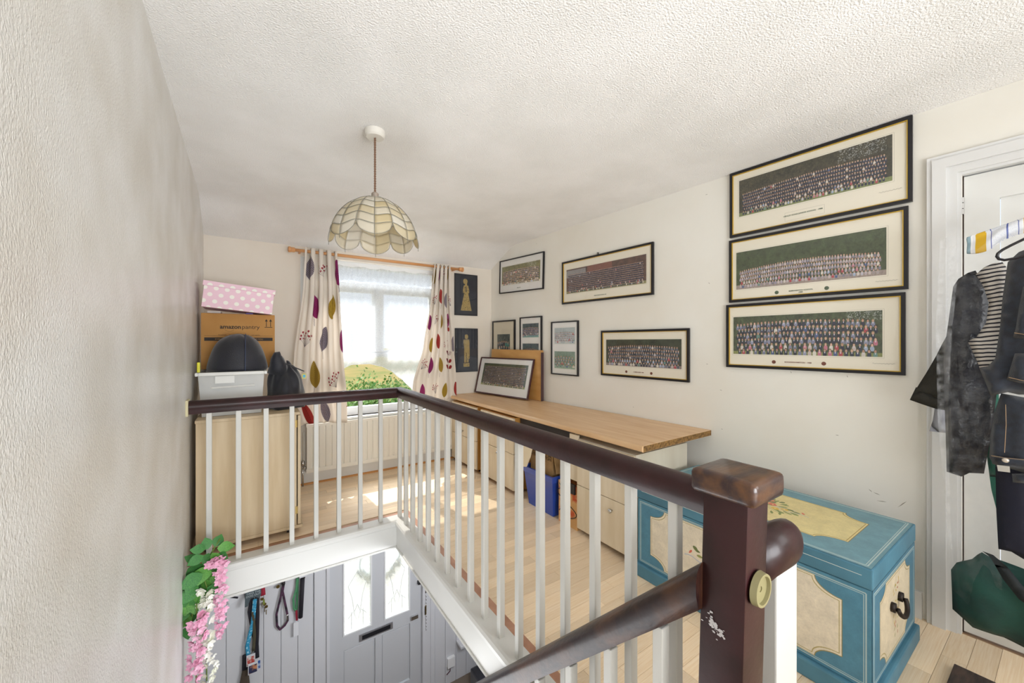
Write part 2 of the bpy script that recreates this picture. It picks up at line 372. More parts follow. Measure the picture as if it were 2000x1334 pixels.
bm = bmesh.new()
for k in range(46):
    a = random.uniform(0, 6.28); yy = .452+random.gauss(0, .011); zz = -.630+random.gauss(0, .009)+(yy-.452)*.5
    L_ = random.uniform(.0015, .006)
    c = Vector((.8480+.0006*random.random(), yy, zz)); vs_ = [bm.verts.new(c+Vector((0, math.cos(a+q+random.uniform(-.4, .4))*L_, math.sin(a+q)*L_*random.uniform(.3, 1)))) for q in (0, 1.3, 2.9, 4.4)]
    bm.faces.new(vs_)
obj('paint_scuff', bm, mat('chipped_white', '#c7c3c4', .6), nw)
# short return rail behind the newel, on a boxed post
pf = [(math.cos(2*PI*k/20)*.042, -.508+math.sin(2*PI*k/20)*.062) for k in range(20)]
bm = bmesh.new(); rr = []
for (x, s_) in ((.95, 1), (1.12, 1), (1.155, .93), (1.178, .75), (1.190, .45), (1.194, .12)):
    rr.append([bm.verts.new((x, .432+p[0]*s_, -.508+(p[1]+.508)*s_-(x-.95)*.05)) for p in pf])
for a, b in zip(rr, rr[1:]):
    for k in range(20): bm.faces.new((a[k], a[(k+1) % 20], b[(k+1) % 20], b[k]))
bm.faces.new(rr[0]); bm.faces.new(rr[-1][::-1]); shade(bm)
obj('return_rail', bm, DARKW, ba, smooth=True)
obj('return_post', BX(1.02, 1.136, .40, .455, FL, -.535, bev=.004), BALW, ba)

sr = thing('stair_banister', 'worn brown stair handrail on white balusters sloping down from the newel', 'banister', (.86, .5, FL-.2))
def zr(y_): return -.517-.99*(y_-.5)
pr_ = [(p[0]*.95, p[1]*1.38) for p in rail_prof(.068, .076, 0)]
bm = sweep(bmesh.new(), [(.856, .484, zr(.484)), (.856, 3.0, zr(3.0))], pr_)
o = obj('stair_handrail', bm, WORNW, sr); autosmooth(o, 50)
for i in range(12):
    y_ = .596+.165*i; zt = zr(y_)-.10; z0 = -1.33-.99*(y_-.5)
    inst('baluster', bme, sr, (.857, y_, z0), scale=(1.1, 1.1, zt-z0))

# ------------------------------------------------------------------ window
UPVC = mat('white_upvc', '#eceef0', .25)
def bar(bm, x0, x1, z0, z1, y0=4.06, y1=4.12): box(bm, x0, x1, y0, y1, z0, z1)
bm = bmesh.new()
bar(bm, WX0, WX0+.06, WZ0, WZ1); bar(bm, WX1-.06, WX1, WZ0, WZ1); bar(bm, WX0+.06, WX1-.06, WZ0, WZ0+.075); bar(bm, WX0+.06, WX1-.06, WZ1-.05, WZ1)
win = struct('window_1', bm, UPVC)
obj('transom', BX(WX0+.06, WX1-.06, 4.055, 4.12, .535, .60, bev=.006), UPVC, win)
obj('mullion', BX(1.045, 1.10, 4.055, 4.12, -.105, .535, bev=.006), UPVC, win)
obj('transom', BX(WX0+.06, WX1-.06, 4.055, 4.12, -.15, -.105, bev=.006), UPVC, win)
for a, b in ((WX0+.06, 1.045), (1.10, WX1-.06)):
    bm = bmesh.new()
    for q in ((a, a+.03, -.105, .535), (b-.03, b, -.105, .535), (a+.03, b-.03, -.105, -.08), (a+.03, b-.03, .505, .535)): bar(bm, *q, 4.075, 4.105)
    obj('sash', bm, UPVC, win)
GLASS = seemat('window_glass', '#ffffff', .0, .02)
for q in ((WX0+.06, WX1-.06, WZ0+.075, -.15), (WX0+.09, 1.015, -.08, .505), (1.13, WX1-.09, -.08, .505), (WX0+.06, WX1-.06, .60, WZ1-.05)):
    obj('pane', BX(q[0], q[1], 4.088, 4.092, q[2], q[3]), GLASS, win)
obj('window_sill', BX(WX0-.06, WX1+.07, 3.945, 4.06, WZ0-.022, WZ0, bev=.005), WHITE, win)

# gathered net with a scalloped lower edge
NET = seemat('net_voile', '#d9dce0', .50, translucent=True, nscale=120, namp=.05, gloss=False)
def hem(x):
    P = [(.40, -.50), (.62, -.34), (.70, -.255), (.80, -.215), (.96, -.212), (1.08, -.24), (1.17, -.285), (1.27, -.37), (1.38, -.47), (1.47, -.64), (1.62, -.66)]
    for (a, za), (b, zb_) in zip(P, P[1:]):
        if a <= x <= b:
            t = (x-a)/(b-a); t = t*t*(3-2*t)*.5+t*.5; return za+(zb_-za)*t
    return P[0][1] if x < P[0][0] else P[-1][1]
nc = thing('net_curtain', 'sheer white net curtain with scalloped hem across the window', 'curtain', (1.0, 3.975, -.2))
bm = bmesh.new(); NX, NZ = 150, 46; G = []
for i in range(NX+1):
    x = .42+1.2*i/NX; row = []
    for j in range(NZ+1):
        z = .735+(hem(x)-.735)*j/NZ
        amp = .009*(1-.5*j/NZ)
        row.append(bm.verts.new((x+.004*math.sin(j*.5+i*.3), 3.985+amp*math.sin(x*70+2*noise.noise((x*4, z*1.5, 0)))+.006*noise.noise((x*9, z*5, 3)), z)))
    G.append(row)
for i in range(NX):
    for j in range(NZ): bm.faces.new((G[i][j], G[i+1][j], G[i+1][j+1], G[i][j+1]))
obj('net_panel', bm, NET, nc, smooth=True)
bm = bmesh.new()    # doubled heading and the fold line that runs across at sill-blind height
G = []
for i in range(NX+1):
    x = .42+1.2*i/NX; G.append([bm.verts.new((x, 3.975+.01*math.sin(x*80+j), .74-j*.045+.006*math.sin(x*30+j))) for j in range(4)])
for i in range(NX):
    for j in range(3): bm.faces.new((G[i][j], G[i+1][j], G[i+1][j+1], G[i][j+1]))
obj('heading', bm, NET, nc, smooth=True)
bm = bmesh.new(); G = []
for i in range(NX+1):
    x = .44+1.16*i/NX; G.append([bm.verts.new((x, 3.970+.005*math.sin(x*60+j*.4), -.115+(hem(x)+.115)*j/10)) for j in range(11)])
for i in range(NX):
    for j in range(10): bm.faces.new((G[i][j], G[i+1][j], G[i+1][j+1], G[i][j+1]))
obj('lower_flounce', bm, NET, nc, smooth=True)
bm = bmesh.new(); G = []
for i in range(NX+1):
    x = .62+.95*i/NX; b = .03+.045*max(0, math.sin(x*11+.7))**3
    G.append([bm.verts.new((x, 3.968-.02*math.sin(PI*j/4), -.118+b*(1-j/4))) for j in range(5)])
for i in range(NX):
    for j in range(4): bm.faces.new((G[i][j], G[i+1][j], G[i+1][j+1], G[i][j+1]))
obj('gathered_tuck', bm, NET, nc, smooth=True)
bm = bmesh.new(); tube(bm, [(.45+1.15*i/60, 3.98, hem(.45+1.15*i/60)) for i in range(61)], .0035, 5); obj('hem_cord', bm, mat('net_hem', '#eef0ee', .8), nc)

# printed curtains
def canvas(w_, h_, col): a = np.empty((h_, w_, 3), np.float32); a[:] = srgb(col); return a
def put(a, mask, col, x0, y0, alpha=1.0):
    h_, w_ = a.shape[:2]; mh, mw = mask.shape
    ax0, ay0 = max(0, x0), max(0, y0); ax1, ay1 = min(w_, x0+mw), min(h_, y0+mh)
    if ax1 <= ax0 or ay1 <= ay0: return
    m_ = (mask[ay0-y0:ay1-y0, ax0-x0:ax1-x0]*alpha)[..., None]; a[ay0:ay1, ax0:ax1] = a[ay0:ay1, ax0:ax1]*(1-m_)+col*m_
def leaf(a, cx, cy, L_, W_, ang, col, line=None, outline=False, kind='rib'):
    R = int(L_)+3; yy, xx = np.mgrid[-R:R+1, -R:R+1].astype(np.float32); ca, sa = math.cos(ang), math.sin(ang)
    s_ = xx*ca+yy*sa; t = -xx*sa+yy*ca; q = np.clip(1-(s_/L_)**2, 0, 1); half = W_*q**.8*(1+.25*s_/L_)
    inside = np.clip(half-np.abs(t)+.5, 0, 1)*(np.abs(s_) < L_)
    if outline: put(a, np.clip(inside-np.clip(half-np.abs(t)-1.2, 0, 1), 0, 1), srgb(line or '#555555'), int(cx)-R, int(cy)-R, .8)
    else: put(a, inside, srgb(col), int(cx)-R, int(cy)-R)
    if line:
        if kind == 'rib': ln = (np.abs(t) < 1.0) | ((np.mod(s_-np.abs(t)*.9, 9) < 1.6))
        elif kind == 'chev': ln = (np.mod(s_+np.abs(t)*1.1, 8) < 3.2)
        else: ln = np.mod(t+s_*.35, 7) < 1.5
        put(a, inside*ln, srgb(line), int(cx)-R, int(cy)-R, .85)
def dot(a, cx, cy, r, col):
    R = int(r)+2; yy, xx = np.mgrid[-R:R+1, -R:R+1]; put(a, np.clip(r-np.hypot(xx, yy)+.5, 0, 1), srgb(col), int(cx)-R, int(cy)-R)
def seg(a, x0, y0, x1, y1, r, col):
    n = int(max(abs(x1-x0), abs(y1-y0)))+1
    for i in range(n+1): t = i/n; dot(a, x0+(x1-x0)*t, y0+(y1-y0)*t, r, col)
def berries(a, cx, cy, R, ang, col='#a03a44'):
    for k in range(9):
        g = ang+(k-4)*.2; rr = R*(.75+.3*((k*7) % 3)/2)
        seg(a, cx, cy, cx+math.cos(g)*rr, cy+math.sin(g)*rr, .55, '#6a6068'); dot(a, cx+math.cos(g)*rr, cy+math.sin(g)*rr, 4.2, col)
        if k % 2: dot(a, cx+math.cos(g+.1)*rr*.72, cy+math.sin(g+.1)*rr*.72, 3.2, col)
def fabric(seed, sprig):
    r = random.Random(seed); W_, H_ = 560, 900; a = canvas(W_, H_, '#efe8df')
    kinds = [('#a63e77', '#7d2c5c', 'rib'), ('#b99a3d', '#6d5a2b', 'diag'), ('#b5443f', '#7d2a2c', 'rib'), ('#5d5468', '#cfc4c0', 'chev'), ('#9c3a72', '#702753', 'rib'), ('#bda04a', '#7c6530', 'chev')]
    k = seed
    for j in range(6):
        for i in range(4):
            x = (i+.5+(.5 if j % 2 else 0))*W_/4+r.uniform(-12, 12); y_ = (j+.5)*H_/6+r.uniform(-16, 16)
            if (i+j*2+seed) % 3 == 1: berries(a, x, y_+34, 62, -PI/2+r.uniform(-.6, .6))
            else:
                c, l, kd = kinds[k % 6]; k += 1
                leaf(a, x, y_, r.uniform(50, 58), r.uniform(26, 32), PI/2+r.uniform(-.35, .35), c, l, kind=kd); seg(a, x, y_+52, x+r.uniform(-4, 4), y_+82, .9, '#7a7078')
    if sprig:
        cx, cy = 470, 640
        a[cy-130:cy+90, cx-62:cx+66] = srgb('#efe8df'); seg(a, cx, cy-90, cx, cy+80, 1.1, '#4c3b45'); leaf(a, cx-3, cy-105, 27, 12, PI/2, '#ad3c38', '#8a2c2b')
        for dy, c in ((-52, '#7e3038'), (0, None), (42, '#a53a37')):
            leaf(a, cx-30, cy+dy, 24, 12, .6, c or '#7e3038', '#6b2730'); leaf(a, cx+30, cy+dy+6, 24, 12, -.35, '#a53a37', '#6b2730', outline=(dy == -52))
        dot(a, cx+25, cy-210, 14, '#a53a37'); leaf(a, cx+20, cy-265, 22, 13, 2.2, '#7e3038', '#5e2028')
    return a
def curtain(name, label, edges, folds, amp, seed, sprig, slack=1.0, vsc=1.0):
    """edges: list of (z, xleft, xright) from the top down"""
    t_ = thing(name, label, 'curtain', ((edges[0][1]+edges[0][2])/2, 3.91, edges[-1][0]), group=None)
    bm = bmesh.new(); uv = bm.loops.layers.uv.new('UVMap'); NI, NJ = 110, 60; G = []; zT, zB = edges[0][0], edges[-1][0]
    for i in range(NI+1):
        t = i/NI; row = []
        for j in range(NJ+1):
            z = zT+(zB-zT)*j/NJ
            for (za, la, ra), (zb_, lb, rb) in zip(edges, edges[1:]):
                if zb_-1e-6 <= z <= za+1e-6:
                    q = (za-z)/(za-zb_); q = q*q*(3-2*q)*.4+q*.6; l_ = la+(lb-la)*q; r_ = ra+(rb-ra)*q; break
            s_ = j/NJ; ph = 2*PI*folds*t
            a_ = amp*(1-.35*s_)*(1+.5*noise.noise((t*5, s_*2, seed)))
            x = l_+(r_-l_)*t+.010*math.sin(2*ph)*(1-s_)
            z2 = z-(.012*math.sin(t*5+seed) if j == NJ else 0)
            row.append(bm.verts.new((x, 3.905-a_*math.cos(ph+.6*s_*math.sin(t*6+seed)), z2)))
        G.append(row)
    for i in range(NI):
        for j in range(NJ):
            f = bm.faces.new((G[i][j], G[i][j+1], G[i+1][j+1], G[i+1][j]))
            for l_, (a, b) in zip(f.loops, ((i, j), (i, j+1), (i+1, j+1), (i+1, j))): l_[uv].uv = (a/NI*slack, 1-b/NJ*vsc)
    m = imgmat(name+'_print', fabric(seed, sprig), .85, spec=.15)
    # thin cotton lets some daylight through
    n = m.node_tree; b = n.nodes['Principled BSDF']; tr = n.nodes.new('ShaderNodeBsdfTranslucent'); mx = n.nodes.new('ShaderNodeMixShader'); mx.inputs[0].default_value = .3
    n.links.new(n.nodes['Image Texture'].outputs[0], tr.inputs[0]); n.links.new(b.outputs[0], mx.inputs[1]); n.links.new(tr.outputs[0], mx.inputs[2]); n.links.new(mx.outputs[0], n.nodes['Material Output'].inputs[0])
    o = obj('cloth', bm, m, t_, smooth=True); s_ = o.modifiers.new('thick', 'SOLIDIFY'); s_.thickness = .002
    for i in range(folds*2):
        bm = bmesh.new()
        x = edges[0][1]+(edges[0][2]-edges[0][1])*(i+.5)/(folds*2); x2 = x
        tube(bm, [(x2, 3.905+math.cos(k*PI/8)*.022, edges[0][0]-.022+math.sin(k*PI/8)*.022) for k in range(17)], .003, 5, caps=False)
        obj('eyelet_ring', bm, mat('antique_metal', '#8d8577', .35, metal=.8), t_)
    return t_
curtain('curtain', 'long leaf printed cream curtain hanging left of the window', [(.852, .385, .648), (.5, .37, .67), (-.10, .30, .70), (-.50, .27, .735), (-.745, .335, .74)], 4, .036, 3, False, .62, .80)
curtain('curtain', 'leaf printed cream curtain right of window, resting by the worktop', [(.848, 1.615, 1.80), (.5, 1.58, 1.80), (-.05, 1.49, 1.845), (-.42, 1.38, 1.875), (-.62, 1.36, 1.88)], 4, .028, 5, True, 1.0)
rd = thing('curtain_rod', 'orange pine curtain rod with round end caps above the window', 'curtain rod', (1.1, 3.905, .80))
PINE = mat('pine_rod', '#dba472', .4, col2='#c98c55', vs=6, stretch=(.4, 4, 4))
bm = bmesh.new(); tube(bm, [(.30, 3.905, .822), (1.93, 3.905, .822)], .014, 14); obj('pole', bm, PINE, rd, smooth=True)
for x, s_ in ((.29, -1), (1.935, 1)):
    bm = bmesh.new(); lathe(bm, [(0, -.02*s_), (.019, -.02*s_), (.022, -.012*s_), (.022, .012*s_), (.026, .016*s_), (.026, .03*s_), (.018, .036*s_), (0, .036*s_)], (x, 3.905, .822), 18, 'x'); o = obj('finial', bm, PINE, rd); autosmooth(o)
    obj('bracket', BX(x-s_*.06-.008, x-s_*.06+.008, 3.905, YW, .808, .836, bev=.003), PINE, rd)

# radiator
ra = thing('radiator', 'white ribbed panel radiator below the window', 'radiator', (1.16, 3.94, -1.18))
bm = bmesh.new(); pts = []; x = .405; RX1 = 1.96
while x < RX1-.05:
    pts += [(x, 3.925), (x+.034, 3.925), (x+.040, 3.933), (x+.047, 3.933)]; x += .053
pts += [(RX1, 3.925), (RX1, 3.975), (.405, 3.975)]
prism(bm, pts, 'z', -1.15, -.77); box(bm, .40, RX1+.005, 3.922, 3.977, -.77, -.745); box(bm, .40, RX1+.005, 3.922, 3.977, -1.185, -1.15)
RADW = mat('radiator_enamel', '#e9e6dd', .35); obj('panel', bm, RADW, ra)
for x, s_ in ((.375, -1), (1.985, 1)):
    bm = bmesh.new(); tube(bm, [(x-.03*s_, 3.95, -1.14), (x, 3.95, -1.14)], .011, 8); tube(bm, [(x, 3.95, -1.105), (x, 3.95, FL)], .0075, 8)
    lathe(bm, [(0, 0), (.014, 0), (.016, .02), (.013, .045), (0, .048)], (x, 3.95, -1.12), 12); obj('valve', bm, CHROME, ra, smooth=True)
bm = bmesh.new(); tube(bm, [(.385, 3.975, -.82), (.385, 3.975, -1.1)], .006, 6); obj('cable', bm, RADW, ra)

# ------------------------------------------------------------------ door in the right-hand wall
def wrot(): return (0, 0, -math.radians(90-3.72))
# local x runs along the wall towards the camera side, local -y faces the room
def framed(name, loc, kind=None, label=None, cat=None, rot=None, group=None):
    o = bpy.data.objects.new(name, None); COL.objects.link(o); o.empty_display_size = .05
    o.location = (loc[0], loc[1], loc[2]+EYE); o.rotation_euler = rot or wrot(); ORG[o] = Vector(loc); tag(o, label, cat, group, kind); return o
dr = framed('door_1', (wallX(.30), .30, FL), kind='structure')
DW = mat('door_paint', '#dcdcd9', .4, bump=.2, bs=25)
P = lambda *a, **k: obj(*a, parent=dr, local=True, **k)
W_, H_ = .80, 2.055
AR = mat('architrave_paint', '#d9d9d8', .38, bump=.12, bs=30)
bm = bmesh.new()   # moulded architrave: three steps
for (o0, o1, dpt) in ((-.105, -.088, .022), (-.088, -.045, .03), (-.045, -.012, .018)):
    box(bm, o0, o1, -dpt, .0, 0, H_-o0+.0); box(bm, W_-o1, W_-o0, -dpt, .0, 0, H_-o0); box(bm, o1, W_-o1, -dpt, .0, H_-o1, H_-o0)
ar = P('architrave', bm, AR)
bm = bmesh.new(); box(bm, -.012, 0, -.012, .14, 0, H_); box(bm, W_, W_+.012, -.012, .14, 0, H_); box(bm, -.012, W_+.012, -.012, .14, H_, H_+.012); P('lining', bm, AR)
# leaf: stiles, rails and recessed panels
bm = bmesh.new(); x0, x1, z0, z1 = .006, W_-.006, .008, H_-.006; y0, y1 = .018, .055
for q in ((x0, x0+.1, z0, z1), (x1-.1, x1, z0, z1), (.365, .435, z0+.2, z1-.12), (x0+.1, x1-.1, z0, z0+.2), (x0+.1, x1-.1, .86, .98), (x0+.1, x1-.1, z1-.12, z1)): box(bm, q[0], q[1], y0, y1, q[2], q[3])
lf = P('leaf', bm, DW)
for q in ((.106, .365, .208, .86), (.435, .694, .208, .86), (.106, .365, .98, H_-.126), (.435, .694, .98, H_-.126)):
    bm = BX(q[0]+.002, q[1]-.002, .032, .045, q[2], q[3]); o = obj('panel', bm, DW, lf, local=True)
bm = bmesh.new(); lathe(bm, [(0, -.045), (.02, -.04), (.025, -.02), (.012, 0), (.012, .02), (0, .02)], (.74, .0, .98), 16, 'y'); obj('door_knob', bm, BRASS, lf, local=True, smooth=True)
for z in (1.88, 1.0, .25):
    bm = bmesh.new()
    for k in range(3): lathe(bm, [(0, 0), (.0065, .001), (.0065, .024), (0, .025)], (.001, .008, z+k*.026), 10)
    obj('hinge', bm, CHROME, lf, local=True)
P('hook', BX(.22, .28, -.004, .02, H_-.06, H_-.004, bev=.003), DW)
P('shadow_gap', BX(-.0005, .0055, .02, .05, 0, H_), mat('gap_dark', '#3a2a22', .9))

# ------------------------------------------------------------------ framed pictures
def nz2(h_, w_, sc, seed):
    r = np.random.default_rng(seed); out = np.zeros((h_, w_), np.float32); amp = 1
    for o_ in range(4):
        gh, gw = max(2, int(h_/sc)+2), max(2, int(w_/sc)+2); g = r.random((gh, gw)).astype(np.float32)
        yy = np.linspace(0, gh-1.001, h_); xx = np.linspace(0, gw-1.001, w_); y0_, x0_ = yy.astype(int), xx.astype(int); fy, fx = (yy-y0_)[:, None], (xx-x0_)[None]
        v = g[y0_][:, x0_]*(1-fy)*(1-fx)+g[y0_+1][:, x0_]*fy*(1-fx)+g[y0_][:, x0_+1]*(1-fy)*fx+g[y0_+1][:, x0_+1]*fy*fx
        out += v*amp; amp *= .6; sc = max(2, sc/2.2)
    return (out-out.min())/(out.max()-out.min())
def crowd(w_, h_, rows, n, seed, cloth, bgc=('#26301f', '#5a5f38'), sky=None, ground='#76804a', top=.32, bot=.90, pale=.1, build=None, bright=1.0, arch=.06):
    """a school photograph: trees behind, rows of small figures, grass in front"""
    r = random.Random(seed); n1 = nz2(h_, w_, 26, seed); n2 = nz2(h_, w_, 6, seed+9)
    k = np.clip(n1*.7+n2*.6-.25, 0, 1)[..., None]; a = srgb(bgc[0])*(1-k)+srgb(bgc[1])*k
    if build:
        for (u0, u1, v0, v1, c) in build: a[int(v0*h_):int(v1*h_), int(u0*w_):int(u1*w_)] = srgb(c)*(.85+.3*n2[int(v0*h_):int(v1*h_), int(u0*w_):int(u1*w_), None])
    if sky:
        u0, u1, v1 = sky; m_ = (nz2(h_, w_, 5, seed+4)[:int(v1*h_), int(u0*w_):int(u1*w_)] > .60)[..., None]; b = a[:int(v1*h_), int(u0*w_):int(u1*w_)]; a[:int(v1*h_), int(u0*w_):int(u1*w_)] = b*(1-m_*.6)+srgb('#d5d8dc')*m_*.6
    gy = int((bot-.03)*h_); a[gy:] = srgb(ground)*(.85+.3*n2[gy:, :, None])
    hp = h_*(bot-top)/rows; s_ = w_*.94/n
    yy, xx = np.mgrid[0:h_, 0:w_]
    for j in range(rows):
        front = j >= rows-2; m = int(n*(.82 if front else 1)*(.97+.03*(j % 2)))
        for i in range(m):
            t = (i+.5+(.25 if j % 2 else -.25))/m; u = w_*(.03+.94*t)+r.uniform(-.8, .8)
            v = h_*top+hp*(j+.5)-arch*h_*math.sin(PI*t)*(1-j/rows)+r.uniform(-1, 1)
            hr_ = min(s_*.33, hp*.33)*r.uniform(.9, 1.1); bw = s_*.46; bh = hp*1.0
            c = srgb(r.choice(cloth))*r.uniform(.8, 1.1)
            if front and r.random() < .35 or r.random() < pale*.12: c = srgb(r.choice(['#d8cfc8', '#c9b9b6', '#e3ddd0', '#9fb0cf', '#c0bccb', '#d8cfc8', '#b33a46', '#c86f86', '#3c4f86', '#5d8a83']))
            x0_, x1_ = int(u-bw), int(u+bw)+1; y0_, y1_ = int(v+hr_*.4), int(v+bh)+1
            x0_, y0_ = max(0, x0_), max(0, y0_)
            sub = a[y0_:y1_, x0_:x1_]
            if sub.size:
                Y_, X_ = yy[y0_:y1_, x0_:x1_], xx[y0_:y1_, x0_:x1_]; m_ = (((X_-u)/bw)**2+((Y_-(v+bh*.62))/(bh*.55))**2 < 1)[..., None]
                sub[:] = np.where(m_, c, sub)
                m_ = ((np.abs(X_-u) < bw*.22) & (np.abs(Y_-(v+hr_*1.45)) < hr_*.55))[..., None]
                if r.random() < .75: sub[:] = np.where(m_, srgb('#dfe0e6'), sub)
            hair = srgb(r.choice(['#2b1d16', '#3f2a1c', '#6a4a2c', '#8f7446', '#1d1715'])); skin = srgb(r.choice(['#d3a68c', '#c7967c', '#deb49c']))*r.uniform(.9, 1.05)
            x0_, x1_, y0_, y1_ = max(0, int(u-hr_-1)), int(u+hr_+2), max(0, int(v-hr_*1.3-1)), int(v+hr_*1.2+2); sub = a[y0_:y1_, x0_:x1_]
            if sub.size:
                Y_, X_ = yy[y0_:y1_, x0_:x1_], xx[y0_:y1_, x0_:x1_]
                sub[:] = np.where((((X_-u)/hr_)**2+((Y_-v+hr_*.3)/(hr_*1.05))**2 < 1)[..., None], hair, sub)
                sub[:] = np.where((((X_-u)/(hr_*.72))**2+((Y_-v-hr_*.05)/(hr_*.95))**2 < 1)[..., None], skin, sub)
    return np.clip((a*.80+.11+.03*n2[..., None])*bright, 0, 1)  # lifted blacks paint the haze of the picture glass into the print
MOUNT = mat('cream_mount', '#e6e0d0', .8); MOUNTW = mat('white_mount', '#e6e5e2', .8); INK = mat('dark_ink', '#5c6b58', .7); INKR = mat('brown_ink', '#7a4a3a', .7)
PGLASS = seemat('picture_glass', '#ffffff', .0, .03)
GREYL = mat('mount_line', '#b9b4a6', .8)
def picture(label, name, loc, w_, h_, photos, rot=None, roll=0, fw=.016, border=BLACK, gold=True, mount=None, caption=None, ink=None, crests=False, sign=False, depth=.018, cat='picture', group=None):
    """photos: list of (x0,x1,z0,z1,array) in fractions of the picture; loc is the centre on the wall"""
    o = framed(name, (loc[0], loc[1], loc[2]-h_/2), label=label, cat=cat, rot=None, group=group)
    R = Matrix.Rotation(wrot()[2] if rot is None else rot[2], 4, 'Z')
    if rot is not None and len(rot) > 3: R = rot[3]
    elif roll: R = R @ Matrix.Rotation(roll, 4, 'Y')
    o.rotation_euler = R.to_euler()
    Q = lambda n_, b_, m_, **k: obj(n_, b_, m_, parent=o, local=True, **k)
    bm = bmesh.new(); a = w_/2
    ring = [(-a, 0), (a, 0), (a, h_), (-a, h_)]
    for (x0, x1, z0, z1) in ((-a, a, 0, fw), (-a, a, h_-fw, h_), (-a, -a+fw, fw, h_-fw), (a-fw, a, fw, h_-fw)): box(bm, x0, x1, -depth, 0, z0, z1)
    Q('frame', bm, border)
    if gold:
        bm = bmesh.new(); g = fw+.004; i = fw-.0005
        for (x0, x1, z0, z1) in ((-a+i, a-i, i, g), (-a+i, a-i, h_-g, h_-i), (-a+i, -a+g, g, h_-g), (a-g, a-i, g, h_-g)): box(bm, x0, x1, -depth+.002, -.004, z0, z1)
        Q('gold_slip', bm, GOLD)
    Q('mount', BX(-a+fw, a-fw, -.008, -.003, fw, h_-fw), mount or MOUNT)
    for k, (x0, x1, z0, z1, arr) in enumerate(photos):
        X0, X1, Z0, Z1 = -a+w_*x0, -a+w_*x1, h_*z0, h_*z1
        bm = bmesh.new(); plane_uv(bm, (X0, -.0085, Z0), (X1, -.0085, Z0), (X1, -.0085, Z1), (X0, -.0085, Z1)); Q('photograph', bm, imgmat('group_photo', arr, .5))
        if gold is not None:
            bm = bmesh.new(); e = .006
            for q in ((X0-e, X1+e, Z0-e-.001, Z0-e), (X0-e, X1+e, Z1+e, Z1+e+.001), (X0-e-.001, X0-e, Z0-e, Z1+e), (X1+e, X1+e+.001, Z0-e, Z1+e)): box(bm, q[0], q[1], -.0084, -.0079, q[2], q[3])
            Q('mount_line', bm, GREYL)
    if caption:
        for i, line in enumerate(caption):
            M = Matrix.Translation((w_*-.03, -.0085, h_*photos[0][2]*.5-.002-i*.011)) @ Matrix.Rotation(PI/2, 4, 'X'); text('caption', line, .0105, ink or INK, o, M, bold=.0002)
    if crests:
        for x in (-.175*w_, .115*w_):
            bm = bmesh.new(); lathe(bm, [(.0075, 0), (.0105, 0), (.0105, -.0006), (.0075, -.0006)], (x, -.0082, h_*photos[0][2]*.5), 14, 'y'); box(bm, x-.004, x+.004, -.0088, -.0082, h_*photos[0][2]*.5-.004, h_*photos[0][2]*.5+.004); Q('crest', bm, ink or INK)
    if sign:
        bm = bmesh.new(); zz = h_*photos[0][2]*.62
        tube(bm, [(w_*(.355+.1*i/24), -.009, zz+.003*math.sin(i*1.7)*(1.3 if i in (0, 13) else 1)) for i in range(25)], .0005, 4); Q('signature', bm, mat('pencil', '#97948c', .8))
    Q('glazing', BX(-a+fw, a-fw, -.0125, -.0115, fw, h_-fw), PGLASS)
    return o
NAVY = ['#1c2138', '#20243a', '#242a44', '#1a1e30']; PALE = ['#8d8fae', '#a0a2bb', '#747a9c', '#b3b2c4', '#2a3050']
MIX = NAVY+['#7c82a5', '#8f93b3', '#23283e']; GREY = ['#3a3b45', '#45464f', '#2c2d38', '#5a5b66']
def onwall(ya, yb, zc): yc = (ya+yb)/2; return (wallX(yc)-.003, yc, zc)
PW = (.06, .94)
p1 = picture('long framed school photograph, topmost of the three by the door, small printed plaque below', 'framed_photograph', onwall(1.27, .452, .880), .822, .412,
    [(.065, .915, .30, .855, crowd(1000, 270, 7, 62, 1, NAVY, ('#1b1e18', '#5b5038'), sky=(.70, .97, .3), top=.36, bot=.93, pale=.3))], caption=['HENLEY ROAD JUNIOR SCHOOL · 1986'], sign=True)
bm = bmesh.new()
for q in ((-.11, .075, .082, .083), (-.11, .075, .035, .036), (-.11, -.109, .035, .083), (.074, .075, .035, .083)): box(bm, q[0], q[1], -.0084, -.0079, q[2], q[3])
obj('plaque_line', bm, GREYL, p1, local=True)
picture('long framed school photograph before a green hedge, middle of the three by the door', 'framed_photograph', onwall(1.276, .464, .457), .812, .400,
    [(.05, .905, .20, .79, crowd(1000, 270, 5, 56, 2, ['#a79aa8', '#b7a7ae', '#8f8aa0', '#c2b2b2', '#a08f98'], ('#2b3322', '#51603a'), ground='#9a8a80', top=.48, bot=.92, pale=.8, arch=.1))],
    caption=['EDMONDTON SCHOOL', '1989'], crests=True, sign=True)
picture('long framed school photograph with white edge glint, lowest of the three by the door', 'framed_photograph', onwall(1.292, .475, .042), .820, .402,
    [(.05, .90, .215, .80, crowd(1000, 270, 6, 36, 3, MIX, ('#222a1c', '#5c6b45'), ground='#7d8445', top=.16, bot=.95, pale=.7, sky=(.8, 1, .2)))],
    caption=['ROCKINGHAMPTON · 1988'], ink=INKR, crests=True, sign=True)
picture('wide black-framed photograph in the second group, under a bare picture hook', 'framed_photograph', onwall(2.785, 1.818, .565), .968, .402,
    [(.055, .935, .235, .80, crowd(1000, 270, 10, 78, 4, NAVY, ('#3a2c28', '#7a5040'), ground='#8f8a5a', top=.20, bot=.93, pale=.1, arch=.0, build=[(.0, .28, .05, .35, '#8d8a8a'), (.3, .62, 0, .3, '#7d4a3e')]))], caption=['STRATHFORD SCHOOL 1991'])
